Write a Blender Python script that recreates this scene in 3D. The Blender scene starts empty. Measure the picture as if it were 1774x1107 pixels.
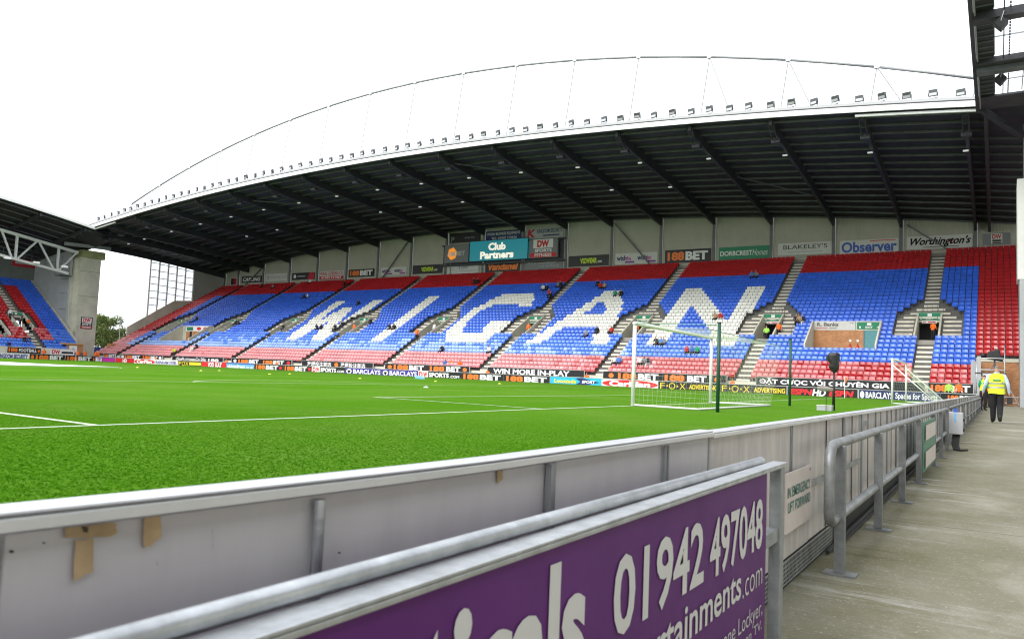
import bpy, bmesh, math, random
import numpy as np
from mathutils import Vector, Matrix
random.seed(7)
SC = bpy.context.scene
COL = SC.collection
# ------------------------------------------------------------------ camera
CAM = Vector((9.2834, -25.3902, 0.8559))
CR = Vector((0.8443419, 0.5342527, 0.0407533))
CU = Vector((0.0025587, -0.0800797, 0.9967852))
CF = Vector((-0.5357987, 0.8415232, 0.0689816))
PXF, PW, PH = 1325.75, 1774.0, 1107.0
cd = bpy.data.cameras.new('camera')
cam = bpy.data.objects.new('camera', cd); COL.objects.link(cam)
mw = Matrix.Identity(4)
for i in range(3):
    mw[i][0] = CR[i]; mw[i][1] = CU[i]; mw[i][2] = -CF[i]; mw[i][3] = CAM[i]
cam.matrix_world = mw
cd.sensor_width = 36; cd.sensor_fit = 'HORIZONTAL'; cd.lens = PXF/PW*36
cd.clip_start = 0.05; cd.clip_end = 3000
cd.dof.use_dof = True; cd.dof.focus_distance = 30; cd.dof.aperture_fstop = 9
SC.camera = cam
# ------------------------------------------------------------------ sky and sun (overcast)
SUN_EL, SUN_AZ = math.radians(42), math.radians(195)
wd = bpy.data.worlds.new('World'); SC.world = wd; wd.use_nodes = True
nt = wd.node_tree; nt.nodes.clear()
sky = nt.nodes.new('ShaderNodeTexSky'); sky.sky_type = 'NISHITA'; sky.sun_disc = False
sky.sun_elevation = SUN_EL; sky.sun_rotation = SUN_AZ; sky.dust_density = 4; sky.air_density = 1
mixw = nt.nodes.new('ShaderNodeMix'); mixw.data_type = 'RGBA'
mixw.inputs['Factor'].default_value = 0.88
mixw.inputs['B'].default_value = (11.6, 11.9, 12.4, 1)
bg = nt.nodes.new('ShaderNodeBackground'); bg.inputs['Strength'].default_value = 0.1
wo = nt.nodes.new('ShaderNodeOutputWorld')
nt.links.new(sky.outputs[0], mixw.inputs['A']); nt.links.new(mixw.outputs['Result'], bg.inputs['Color'])
nt.links.new(bg.outputs[0], wo.inputs[0])
sl = bpy.data.lights.new('sun', 'SUN'); sl.energy = 1.4; sl.angle = math.radians(30); sl.color = (1, .97, .92)
so = bpy.data.objects.new('sun', sl); COL.objects.link(so)
sd = Vector((math.sin(SUN_AZ)*math.cos(SUN_EL), math.cos(SUN_AZ)*math.cos(SUN_EL), math.sin(SUN_EL)))
so.rotation_euler = sd.to_track_quat('Z', 'Y').to_euler()
SC.view_settings.view_transform = 'Standard'; SC.view_settings.look = 'None'
SC.view_settings.gamma = 1; SC.view_settings.use_curve_mapping = False
SC.view_settings.exposure = 0.80
SC.render.engine = 'CYCLES'
SC.cycles.filter_width = 1.15
SC.cycles.max_bounces = 6; SC.cycles.diffuse_bounces = 4; SC.cycles.transparent_max_bounces = 12

# ------------------------------------------------------------------ helpers
def ray(px, py):
    return CR*((px-PW/2)/PXF) - CU*((py-PH/2)/PXF) + CF
def at(px, py, ax, val):
    d = ray(px, py); i = 'XYZ'.index(ax)
    return CAM + d*((val-CAM[i])/d[i])

def mat(name, col, rough=.6, metal=0., noise=0., scale=3., bump=0., bscale=30., spec=.5, col2=None, stretch=None, coat=0.):
    m = bpy.data.materials.new(name); m.use_nodes = True
    n = m.node_tree.nodes; l = m.node_tree.links; b = n['Principled BSDF']
    b.inputs['Roughness'].default_value = rough; b.inputs['Metallic'].default_value = metal
    b.inputs['Specular IOR Level'].default_value = spec
    b.inputs['Coat Weight'].default_value = coat
    c = (*col, 1)
    b.inputs['Base Color'].default_value = c
    if noise or bump:
        tc = n.new('ShaderNodeTexCoord'); mp = n.new('ShaderNodeMapping')
        geo = n.new('ShaderNodeNewGeometry')
        l.new(geo.outputs['Position'], mp.inputs[0])
        if stretch: mp.inputs['Scale'].default_value = stretch
    if noise:
        t = n.new('ShaderNodeTexNoise'); t.inputs['Scale'].default_value = scale; t.inputs['Detail'].default_value = 8; t.inputs['Roughness'].default_value = .65
        l.new(mp.outputs[0], t.inputs['Vector'])
        r = n.new('ShaderNodeMapRange'); r.inputs['From Min'].default_value = .3; r.inputs['From Max'].default_value = .7
        l.new(t.outputs['Fac'], r.inputs['Value'])
        mx = n.new('ShaderNodeMix'); mx.data_type = 'RGBA'
        d2 = col2 if col2 else tuple(x*(1-noise) for x in col)
        d1 = col if col2 else tuple(min(1, x*(1+noise*.6)) for x in col)
        mx.inputs['A'].default_value = (*d1, 1); mx.inputs['B'].default_value = (*d2, 1)
        l.new(r.outputs[0], mx.inputs['Factor']); l.new(mx.outputs['Result'], b.inputs['Base Color'])
        r2 = n.new('ShaderNodeMapRange'); r2.inputs['To Min'].default_value = max(.05, rough-.12); r2.inputs['To Max'].default_value = min(1, rough+.12)
        l.new(t.outputs['Fac'], r2.inputs['Value']); l.new(r2.outputs[0], b.inputs['Roughness'])
    if bump:
        t2 = n.new('ShaderNodeTexNoise'); t2.inputs['Scale'].default_value = bscale; t2.inputs['Detail'].default_value = 5
        l.new(mp.outputs[0], t2.inputs['Vector'])
        bp = n.new('ShaderNodeBump'); bp.inputs['Strength'].default_value = bump; bp.inputs['Distance'].default_value = .02
        l.new(t2.outputs['Fac'], bp.inputs['Height']); l.new(bp.outputs[0], b.inputs['Normal'])
    return m

M = {}
def mk(k, *a, **kw): M[k] = mat(k, *a, **kw); return M[k]
mk('seat_blue', (.042, .155, .80), .33, noise=.25, scale=.9, spec=.6)
mk('seat_red', (.52, .018, .024), .33, noise=.22, scale=.9, spec=.6)
mk('seat_pink', (.80, .31, .33), .4, noise=.25, scale=.7, spec=.6)
mk('seat_sky', (.32, .49, .90), .4, noise=.25, scale=.7, spec=.6)
mk('seat_rose', (.70, .15, .165), .38, noise=.22, scale=.8, spec=.6)
mk('seat_mid', (.09, .24, .86), .38, noise=.22, scale=.8, spec=.6)
mk('seat_white', (.88, .88, .82), .42, noise=.12, scale=.9, spec=.5)
mk('concrete', (.36, .34, .30), .85, noise=.25, scale=.6, bump=.2, bscale=6)
mk('concrete_pale', (.62, .60, .50), .85, noise=.2, scale=.5, bump=.15, bscale=5)
mk('concrete_dark', (.16, .155, .145), .9, noise=.3, scale=.8)
mk('step', (.76, .72, .61), .85, noise=.22, scale=1.4)
mk('cladding', (.36, .35, .30), .6, noise=.08, scale=.4)
mk('cladding_grey', (.40, .40, .385), .6, noise=.1, scale=.4)
mk('steel_dark', (.028, .030, .036), .5, noise=.25, scale=2)
mk('steel_char', (.115, .12, .14), .5, noise=.3, scale=1.2)
mk('roof_under', (.018, .019, .025), .6, noise=.35, scale=.6)
mk('column', (.15, .16, .16), .55, noise=.2, scale=1)
mk('white_paint', (.80, .80, .80), .45, noise=.05, scale=1.5)
mk('pitch_paint', (.62, .68, .55), .9, noise=.35, scale=40, spec=.1, col2=(.40, .52, .28))
mk('white_steel', (.70, .71, .72), .45, noise=.12, scale=1.5)
mk('pier_white', (.74, .74, .71), .7, noise=.1, scale=.4)
mk('pier_grey', (.42, .44, .45), .7, noise=.12, scale=.4)
mk('galv', (.50, .52, .54), .42, metal=.85, noise=.28, scale=14, bump=.08, bscale=60)
mk('galv_dull', (.33, .345, .35), .55, metal=.35, noise=.30, scale=9, bump=.1, bscale=40)
mk('alu', (.74, .75, .77), .38, metal=.7, noise=.1, scale=5)
mk('panel_lilac', (.64, .62, .63), .5, noise=.16, scale=4, stretch=(1, 1.6, .35), col2=(.56, .535, .555))
mk('panel_weathered', (.66, .60, .575), .6, noise=.30, scale=4.5, stretch=(1, 2.6, .5), col2=(.42, .41, .41))
mk('tape', (.50, .36, .20), .8, noise=.25, scale=20)
mk('black', (.018, .018, .02), .5)
mk('black_gloss', (.012, .012, .015), .3)
mk('rubber', (.03, .03, .03), .8)
mk('white_print', (.82, .82, .82), .5)
mk('white_dull', (.62, .62, .60), .6, noise=.08, scale=2)
mk('orange', (.85, .20, .025), .5)
mk('red', (.66, .02, .025), .5)
mk('crimson', (.50, .015, .04), .5)
mk('yellow', (.85, .66, .03), .5)
mk('lime', (.55, .75, .02), .5)
mk('cyan', (.02, .48, .78), .5)
mk('navy', (.015, .025, .13), .5)
mk('royal', (.03, .10, .45), .5)
mk('indigo', (.05, .03, .30), .5)
mk('skyblue', (.16, .42, .74), .5)
mk('purple_print', (.22, .03, .30), .5)
mk('magenta', (.50, .02, .30), .5)
mk('green_sign', (.01, .22, .11), .5)
mk('green_dull', (.10, .26, .17), .6, noise=.2, scale=8)
mk('board_purple', (.115, .024, .165), .5, noise=.12, scale=3, spec=.2)
mk('print_grey', (.64, .635, .63), .6)
mk('grey_board', (.20, .21, .22), .5)
mk('mid_grey', (.42, .43, .45), .5)
mk('emerg', (.68, .60, .57), .6, noise=.1, scale=6)
mk('emerg_txt', (.05, .20, .16), .6)
mk('brick_door', (.10, .30, .34), .5, noise=.1)
mk('wood_box', (.60, .33, .13), .6, noise=.2)
mk('pole_green', (.012, .075, .045), .5)
mk('net', (.50, .56, .42), .8)
mk('glass_dark', (.05, .06, .06), .12, spec=.8)
mk('lens', (.55, .58, .56), .15, metal=.6)
mk('cone', (.80, .78, .10), .6)
mk('skin', (.50, .27, .19), .6)
mk('hair_dark', (.03, .02, .015), .7)
mk('hair_grey', (.20, .19, .18), .8, noise=.4, scale=60)
mk('cloth_black', (.014, .014, .017), .9)
mk('cloth_navy', (.02, .03, .07), .9)
mk('cloth_grey', (.22, .23, .25), .9)
mk('cloth_white', (.72, .72, .72), .9)
mk('cloth_blue', (.07, .22, .60), .9)
mk('cloth_tan', (.42, .29, .17), .9)
mk('cloth_red', (.50, .03, .03), .9)
mk('cloth_green', (.02, .30, .17), .9)
mk('shirt_blue', (.50, .60, .76), .9, noise=.12, scale=14)
mk('hi_orange', (.95, .17, .02), .8)
mk('hi_yellow', (.72, .86, .03), .75, noise=.1, scale=10)
mk('hi_green', (.38, .86, .10), .8)
mk('reflective', (.42, .42, .44), .35, metal=.5)
mk('bark', (.09, .07, .05), .9, noise=.3)
mk('leaf', (.085, .16, .03), .7, noise=.5, scale=.35, col2=(.16, .175, .05))
mk('hoarding_blue', (.02, .05, .24), .6)
mk('moss', (.33, .35, .17), .9, noise=.3, scale=1)

def emission(name, col, s):
    m = mat(name, col, .4); b = m.node_tree.nodes['Principled BSDF']
    b.inputs['Emission Color'].default_value = (*col, 1); b.inputs['Emission Strength'].default_value = s
    M[name] = m
emission('led_teal', (.008, .17, .21), .40)
emission('led_white', (.90, .86, .74), .4)
emission('led_orange', (.95, .30, .02), .35)
emission('lamp_white', (.8, .8, .78), .2)
mk('rail_grey', (.235, .245, .25), .5, metal=.4, noise=.35, scale=9, bump=.1, bscale=40)

# translucent roof and screen sheet
def sheet(name, t):
    m = bpy.data.materials.new(name); m.use_nodes = True
    n = m.node_tree.nodes; l = m.node_tree.links; n.remove(n['Principled BSDF'])
    tr = n.new('ShaderNodeBsdfTransparent'); tr.inputs[0].default_value = (.95, .96, .97, 1)
    tl = n.new('ShaderNodeBsdfTranslucent'); tl.inputs[0].default_value = (.85, .87, .88, 1)
    gl = n.new('ShaderNodeBsdfGlossy'); gl.inputs['Roughness'].default_value = .2
    a = n.new('ShaderNodeMixShader'); a.inputs[0].default_value = t
    c = n.new('ShaderNodeMixShader'); c.inputs[0].default_value = .06
    l.new(tl.outputs[0], a.inputs[1]); l.new(tr.outputs[0], a.inputs[2])
    l.new(a.outputs[0], c.inputs[1]); l.new(gl.outputs[0], c.inputs[2])
    l.new(c.outputs[0], n['Material Output'].inputs[0]); M[name] = m
sheet('polycarbonate', .75)
sheet('pane_frosted', .6)

# vertical ribs of the rear wall cladding
m_ = M['cladding']; n_ = m_.node_tree.nodes; l_ = m_.node_tree.links
m_.node_tree.nodes['Principled BSDF'].inputs['Base Color'].default_value = (.44, .43, .36, 1)
for q_ in n_:
    if q_.type == 'MIX': q_.inputs['A'].default_value = (.46, .45, .375, 1); q_.inputs['B'].default_value = (.40, .39, .33, 1)
w_ = n_.new('ShaderNodeTexWave'); w_.inputs['Scale'].default_value = 1.1; w_.bands_direction = 'X'; g_ = n_.new('ShaderNodeNewGeometry'); l_.new(g_.outputs['Position'], w_.inputs['Vector'])
b_ = n_.new('ShaderNodeBump'); b_.inputs['Strength'].default_value = .5; b_.inputs['Distance'].default_value = .05
l_.new(w_.outputs['Fac'], b_.inputs['Height']); l_.new(b_.outputs[0], n_['Principled BSDF'].inputs['Normal'])
# brick
def brickmat(name, c1, c2, mortar, scale):
    m = bpy.data.materials.new(name); m.use_nodes = True
    n = m.node_tree.nodes; l = m.node_tree.links; b = n['Principled BSDF']; b.inputs['Roughness'].default_value = .85
    g = n.new('ShaderNodeNewGeometry'); s = n.new('ShaderNodeSeparateXYZ'); c = n.new('ShaderNodeCombineXYZ')
    ad = n.new('ShaderNodeMath'); ad.operation = 'ADD'
    l.new(g.outputs['Position'], s.inputs[0]); l.new(s.outputs['X'], ad.inputs[0]); l.new(s.outputs['Y'], ad.inputs[1])
    l.new(ad.outputs[0], c.inputs['X']); l.new(s.outputs['Z'], c.inputs['Y'])
    t = n.new('ShaderNodeTexBrick'); t.inputs['Scale'].default_value = scale
    t.inputs['Color1'].default_value = (*c1, 1); t.inputs['Color2'].default_value = (*c2, 1); t.inputs['Mortar'].default_value = (*mortar, 1)
    t.inputs['Brick Width'].default_value = .225; t.inputs['Row Height'].default_value = .075; t.inputs['Mortar Size'].default_value = .006
    l.new(c.outputs[0], t.inputs['Vector'])
    nz = n.new('ShaderNodeTexNoise'); nz.inputs['Scale'].default_value = 1.5; l.new(g.outputs['Position'], nz.inputs['Vector'])
    mx = n.new('ShaderNodeMix'); mx.data_type = 'RGBA'; mx.blend_type = 'MULTIPLY'; mx.inputs['Factor'].default_value = .5
    l.new(t.outputs['Color'], mx.inputs['A']); l.new(nz.outputs['Fac'], mx.inputs['B'])
    mu = n.new('ShaderNodeMix'); mu.data_type = 'RGBA'; mu.blend_type = 'MULTIPLY'; mu.inputs['Factor'].default_value = 1; mu.inputs['B'].default_value = (1.4, 1.4, 1.4, 1)
    l.new(mx.outputs['Result'], mu.inputs['A']); l.new(mu.outputs['Result'], b.inputs['Base Color'])
    M[name] = m
brickmat('brick', (.40, .16, .06), (.52, .24, .10), (.40, .30, .20), 1.)

# grass
def grassmat():
    m = bpy.data.materials.new('grass'); m.use_nodes = True
    n = m.node_tree.nodes; l = m.node_tree.links; b = n['Principled BSDF']
    b.inputs['Roughness'].default_value = .9; b.inputs['Specular IOR Level'].default_value = 0
    g = n.new('ShaderNodeNewGeometry'); s = n.new('ShaderNodeSeparateXYZ'); l.new(g.outputs['Position'], s.inputs[0])
    sn = n.new('ShaderNodeMath'); sn.operation = 'MULTIPLY'; sn.inputs[1].default_value = math.pi/5.5
    l.new(s.outputs['X'], sn.inputs[0])
    si = n.new('ShaderNodeMath'); si.operation = 'SINE'; l.new(sn.outputs[0], si.inputs[0])
    st = n.new('ShaderNodeMapRange'); st.inputs['From Min'].default_value = -.25; st.inputs['From Max'].default_value = .25
    l.new(si.outputs[0], st.inputs['Value'])
    def noise(sc, det, vec=None):
        t = n.new('ShaderNodeTexNoise'); t.inputs['Scale'].default_value = sc; t.inputs['Detail'].default_value = det; t.inputs['Roughness'].default_value = .7
        l.new(vec or g.outputs['Position'], t.inputs['Vector']); return t
    def ramp(src, a, bb):
        r = n.new('ShaderNodeMapRange'); r.inputs['From Min'].default_value = a; r.inputs['From Max'].default_value = bb
        l.new(src, r.inputs['Value']); return r.outputs[0]
    def mixc(f, A, B):
        x = n.new('ShaderNodeMix'); x.data_type = 'RGBA'
        if isinstance(f, float): x.inputs['Factor'].default_value = f
        else: l.new(f, x.inputs['Factor'])
        for k, v in (('A', A), ('B', B)):
            if isinstance(v, tuple): x.inputs[k].default_value = (*v, 1)
            else: l.new(v, x.inputs[k])
        return x.outputs['Result']
    base = mixc(st.outputs[0], (.090, .225, .014), (.112, .250, .022))
    pale = ramp(noise(.22, 6).outputs['Fac'], .45, .75)
    c = mixc(pale, base, (.19, .285, .06))
    f1 = ramp(noise(26, 6).outputs['Fac'], .35, .68)
    c = mixc(f1, c, (.040, .150, .005))
    f2 = ramp(noise(110, 3).outputs['Fac'], .55, .75)
    c = mixc(f2, c, (.20, .36, .045))
    l.new(c, b.inputs['Base Color'])
    bp = n.new('ShaderNodeBump'); bp.inputs['Strength'].default_value = .7; bp.inputs['Distance'].default_value = .03
    l.new(noise(60, 6).outputs['Fac'], bp.inputs['Height']); l.new(bp.outputs[0], b.inputs['Normal'])
    M['grass'] = m
grassmat()
def blademat():
    m = mat('blade', (.08, .24, .004), .9, spec=0); n = m.node_tree.nodes; l = m.node_tree.links
    oi = n.new('ShaderNodeObjectInfo'); r = n.new('ShaderNodeValToRGB'); e = r.color_ramp.elements
    e[0].color = (.034, .145, .003, 1); e[1].color = (.115, .30, .014, 1); k = e.new(.5); k.color = (.058, .205, .005, 1)
    l.new(oi.outputs['Random'], r.inputs[0]); l.new(r.outputs[0], n['Principled BSDF'].inputs['Base Color']); M['blade'] = m
blademat()

# walkway concrete with algae and pale wash streaks running away from the wall
def walkmat():
    m = bpy.data.materials.new('walkway'); m.use_nodes = True
    n = m.node_tree.nodes; l = m.node_tree.links; b = n['Principled BSDF']; b.inputs['Roughness'].default_value = .9
    b.inputs['Specular IOR Level'].default_value = .25
    g = n.new('ShaderNodeNewGeometry')
    def noise(sc, det, scale=(1, 1, 1), loc=(0, 0, 0)):
        mp = n.new('ShaderNodeMapping'); mp.inputs['Scale'].default_value = scale; mp.inputs['Location'].default_value = loc
        l.new(g.outputs['Position'], mp.inputs[0])
        t = n.new('ShaderNodeTexNoise'); t.inputs['Scale'].default_value = sc; t.inputs['Detail'].default_value = det; t.inputs['Roughness'].default_value = .7
        l.new(mp.outputs[0], t.inputs['Vector']); return t.outputs['Fac']
    def ramp(src, a, bb, c=0., d=1.):
        r = n.new('ShaderNodeMapRange'); r.inputs['From Min'].default_value = a; r.inputs['From Max'].default_value = bb
        r.inputs['To Min'].default_value = c; r.inputs['To Max'].default_value = d
        l.new(src, r.inputs['Value']); return r.outputs[0]
    def mul(a, c):
        x = n.new('ShaderNodeMath'); x.operation = 'MULTIPLY'; l.new(a, x.inputs[0]); l.new(c, x.inputs[1]); return x.outputs[0]
    def mixc(f, A, B):
        x = n.new('ShaderNodeMix'); x.data_type = 'RGBA'; l.new(f, x.inputs['Factor'])
        for k, v in (('A', A), ('B', B)):
            if isinstance(v, tuple): x.inputs[k].default_value = (*v, 1)
            else: l.new(v, x.inputs[k])
        return x.outputs['Result']
    s = n.new('ShaderNodeSeparateXYZ'); l.new(g.outputs['Position'], s.inputs[0])
    c = mixc(ramp(noise(1.1, 12, (1, .6, 1)), .32, .68), (.178, .166, .110), (.275, .262, .198))
    edge = ramp(s.outputs['X'], 9.7, 8.5)
    algae = mul(ramp(noise(1.7, 11, (1, .8, 1)), .38, .66), edge)
    c = mixc(algae, c, (.135, .125, .045))
    pale = mul(ramp(noise(.8, 10, (1, .7, 1), (5, 9, 0)), .52, .72), ramp(s.outputs['X'], 8.8, 9.6, .35, .85))
    c = mixc(pale, c, (.46, .44, .38))
    grime = mul(ramp(noise(1.0, 5, (.7, 5.5, 1), (3, 1, 0)), .54, .66), ramp(s.outputs['X'], 9.2, 8.6, 0, .85))
    c = mixc(grime, c, (.10, .09, .05))
    wash = mul(mul(ramp(noise(1.0, 4, (.55, 4.6, 1), (7, 2, 0)), .55, .68), ramp(s.outputs['X'], 9.6, 8.85)), mul(ramp(noise(6, 7), .28, .55), ramp(noise(.9, 3, (.2, 1, 1), (1, 5, 0)), .42, .58, .1, 1)))
    c = mixc(wash, c, (.62, .62, .61))
    grain = ramp(noise(170, 3), .35, .65, 0, .35)
    c = mixc(grain, c, (.12, .115, .09))
    speck = ramp(noise(55, 4), .58, .70, 0, .5)
    c = mixc(speck, c, (.50, .49, .44))
    spot = ramp(noise(38, 2, (1, 1, 1), (2, 4, 0)), .70, .76, 0, .8)
    c = mixc(spot, c, (.07, .065, .05))
    my = n.new('ShaderNodeMath'); my.operation = 'PINGPONG'; my.inputs[1].default_value = 1.9; l.new(s.outputs['Y'], my.inputs[0])
    joint = ramp(my.outputs[0], .012, .004, 0, .75)
    c = mixc(joint, c, (.06, .055, .045))
    l.new(c, b.inputs['Base Color'])
    bp = n.new('ShaderNodeBump'); bp.inputs['Strength'].default_value = .6; bp.inputs['Distance'].default_value = .01
    l.new(noise(40, 8), bp.inputs['Height']); l.new(bp.outputs[0], b.inputs['Normal'])
    M['walkway'] = m
walkmat()

ORG = {}
class MB:
    """collects faces; build() links them as one mesh object"""
    def __init__(s): s.v = []; s.f = []; s.m = []
    def quad(s, a, b, c, d, mi=0): s.poly([a, b, c, d], mi)
    def poly(s, pts, mi=0):
        k = len(s.v); s.v += [tuple(p) for p in pts]; s.f.append(tuple(range(k, k+len(pts)))); s.m.append(mi)
    def hexa(s, b, t, mi=0):
        k = len(s.v); s.v += [tuple(p) for p in b] + [tuple(p) for p in t]
        for q in ((3, 2, 1, 0), (4, 5, 6, 7), (0, 1, 5, 4), (1, 2, 6, 5), (2, 3, 7, 6), (3, 0, 4, 7)):
            s.f.append(tuple(k+i for i in q)); s.m.append(mi)
    def box(s, x0, x1, y0, y1, z0, z1, mi=0):
        s.hexa([(x0, y0, z0), (x1, y0, z0), (x1, y1, z0), (x0, y1, z0)], [(x0, y0, z1), (x1, y0, z1), (x1, y1, z1), (x0, y1, z1)], mi)
    def beam(s, p, q, w, h, mi=0, up=(0, 0, 1)):
        p = Vector(p); q = Vector(q); d = (q-p).normalized(); u = Vector(up)
        a = d.cross(u)
        if a.length < 1e-4: a = d.cross(Vector((1, 0, 0)))
        a.normalize(); c = a.cross(d)
        a = a*(w/2); c = c*(h/2)
        s.hexa([p-a-c, p+a-c, p+a+c, p-a+c], [q-a-c, q+a-c, q+a+c, q-a+c], mi)
    def tube(s, pts, r, n=8, mi=0, caps=True):
        pts = [Vector(p) for p in pts]; k = len(s.v); ref = None
        rs = r if isinstance(r, (list, tuple)) else [r]*len(pts)
        for i, p in enumerate(pts):
            d = ((pts[min(i+1, len(pts)-1)]-p).normalized() + (p-pts[max(i-1, 0)]).normalized())
            if d.length < 1e-6: d = pts[-1]-pts[0]
            d.normalize()
            if ref is None:
                ref = d.cross(Vector((0, 0, 1)))
                if ref.length < .05: ref = d.cross(Vector((1, 0, 0)))
            ref = (ref - d*ref.dot(d)).normalized(); w = d.cross(ref)
            for j in range(n):
                an = 2*math.pi*j/n
                s.v.append(tuple(p + (ref*math.cos(an) + w*math.sin(an))*rs[i]))
        for i in range(len(pts)-1):
            for j in range(n):
                s.f.append((k+i*n+j, k+i*n+(j+1) % n, k+(i+1)*n+(j+1) % n, k+(i+1)*n+j)); s.m.append(mi)
        if caps:
            s.f.append(tuple(k+j for j in range(n))[::-1]); s.m.append(mi)
            s.f.append(tuple(k+(len(pts)-1)*n+j for j in range(n))); s.m.append(mi)
    def loft(s, rings, mi=0, cap=True):
        k = len(s.v); n = len(rings[0])
        for r in rings: s.v += [tuple(p) for p in r]
        for i in range(len(rings)-1):
            for j in range(n):
                s.f.append((k+i*n+j, k+i*n+(j+1) % n, k+(i+1)*n+(j+1) % n, k+(i+1)*n+j)); s.m.append(mi)
        if cap:
            s.f.append(tuple(k+j for j in range(n))[::-1]); s.m.append(mi)
            s.f.append(tuple(k+(len(rings)-1)*n+j for j in range(n))); s.m.append(mi)
    def mesh(s, name, mats, org=(0, 0, 0), smooth=False):
        me = bpy.data.meshes.new(name)
        o = Vector(org)
        me.from_pydata([(x-o.x, y-o.y, z-o.z) for x, y, z in s.v], [], s.f)
        if not isinstance(mats, (list, tuple)): mats = [mats]
        for q in mats: me.materials.append(M[q] if isinstance(q, str) else q)
        if len(mats) > 1: me.polygons.foreach_set('material_index', s.m)
        if smooth: me.polygons.foreach_set('use_smooth', [True]*len(me.polygons))
        me.update(); return me
    def build(s, name, mats, parent=None, loc=None, smooth=False, bevel=0):
        if parent is not None: org = ORG[parent.name]
        else: org = Vector(loc) if loc is not None else Vector((0, 0, 0))
        ob = bpy.data.objects.new(name, s.mesh(name, mats, org, smooth)); COL.objects.link(ob)
        if parent is not None: ob.parent = parent
        else: ob.location = org
        ORG[ob.name] = org
        if bevel:
            b = ob.modifiers.new('bevel', 'BEVEL'); b.width = bevel; b.segments = 2; b.limit_method = 'ANGLE'
        return ob

def tag(o, label=None, cat=None, group=None, kind=None):
    if label: o['label'] = label
    if cat: o['category'] = cat
    if group: o['group'] = group
    if kind: o['kind'] = kind
    return o
def thing(name, label, cat, loc, group=None):
    o = bpy.data.objects.new(name, None); COL.objects.link(o); o.location = loc; o.empty_display_size = .2
    ORG[o.name] = Vector(loc); return tag(o, label, cat, group)

TXT = {}
LIFT = [1.]
def glyphs(s, bold=0.):
    if (s, bold) not in TXT:
        cu = bpy.data.curves.new('lettering', 'FONT'); cu.body = s; cu.size = 1; cu.resolution_u = 3; cu.offset = bold
        ob = bpy.data.objects.new('lettering', cu); COL.objects.link(ob)
        dg = bpy.context.evaluated_depsgraph_get(); ev = ob.evaluated_get(dg); me = ev.to_mesh()
        vs = [(v.co.x, v.co.y) for v in me.vertices]; fs = [tuple(p.vertices) for p in me.polygons]
        ev.to_mesh_clear(); bpy.data.objects.remove(ob); bpy.data.curves.remove(cu)
        TXT[(s, bold)] = (vs, fs)
    return TXT[(s, bold)]

def put(mb, item, O, U, V, mi):
    """one flat printed element on the plane O + u*U + v*V, set proud of it"""
    N = U.cross(V).normalized(); k = item[0]
    def P(u, v, lift=.012): return O + U*u + V*v + N*(lift*LIFT[0])
    if k == 't':
        _, s, u0, u1, v0, v1 = item[:6]; bold = item[7] if len(item) > 7 else .02; sh = item[8] if len(item) > 8 else 0
        vs, fs = glyphs(s, bold)
        if not vs: return
        xs = [a for a, b in vs]; ys = [b for a, b in vs]; x0, x1, y0, y1 = min(xs), max(xs), min(ys), max(ys)
        sx = (u1-u0)/(x1-x0); sy = (v1-v0)/(y1-y0); b = len(mb.v)
        for x, y in vs:
            t = (y-y0)*sy
            mb.v.append(tuple(P(u0+(x-x0)*sx + sh*(t/(v1-v0)-.5)*(v1-v0)*V.length/U.length, v0+t, .02)))
        for f in fs: mb.f.append(tuple(b+i for i in f)); mb.m.append(mi)
    elif k == 'r':
        _, u0, u1, v0, v1 = item[:5]; mb.quad(P(u0, v0), P(u1, v0), P(u1, v1), P(u0, v1), mi)
    elif k == 'o':
        _, uc, vc, ru, rv = item[:5]; mb.poly([P(uc+ru*math.cos(a), vc+rv*math.sin(a), .014) for a in [i*math.pi/12 for i in range(24)]], mi)
    elif k == 'p':
        mb.poly([P(u, v, .014) for u, v in item[1]], mi)

def decorate(parent, O, U, V, items):
    """prints grouped by colour: one child mesh for each colour"""
    by = {}
    for it in items:
        mname = {'t': lambda i: i[6], 'r': lambda i: i[5], 'o': lambda i: i[5], 'p': lambda i: i[2]}[it[0]](it)
        key = ('lettering' if it[0] == 't' else 'print_patch', mname, it[1] if it[0] == 't' else '')
        by.setdefault(key, []).append(it)
    for (nm, mname, _), its in by.items():
        mb = MB()
        for it in its: put(mb, it, Vector(O), Vector(U), Vector(V), 0)
        if mb.f: mb.build(nm, mname, parent)

def hoarding(name, label, O, U, V, depth, colr, items, cat='advertising board', group=None, frame=None):
    O = Vector(O); U = Vector(U); V = Vector(V); N = U.cross(V).normalized()
    base = O + U*.5
    root = thing(name, label, cat, base, group)
    mb = MB(); B = -N*depth
    mb.hexa([O, O+U, O+U+B, O+B], [O+V, O+U+V, O+U+V+B, O+V+B]); mb.build('panel', colr, root)
    if frame:
        fw = frame[1]; u = U.normalized()*fw; v = V.normalized()*fw; n = N*.03; f = MB()
        for a, c, d in ((O-u-v, U+u*2, v), (O-u+V, U+u*2, v), (O-u, u, V), (O+U, u, V)):
            p = [x-n for x in (a, a+c, a+c+d, a+d)]; f.hexa([x-n*2 for x in p], [x+n*2 for x in p])
        f.build('frame', frame[0], root)
    decorate(root, O, U, V, items)
    return root
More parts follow.
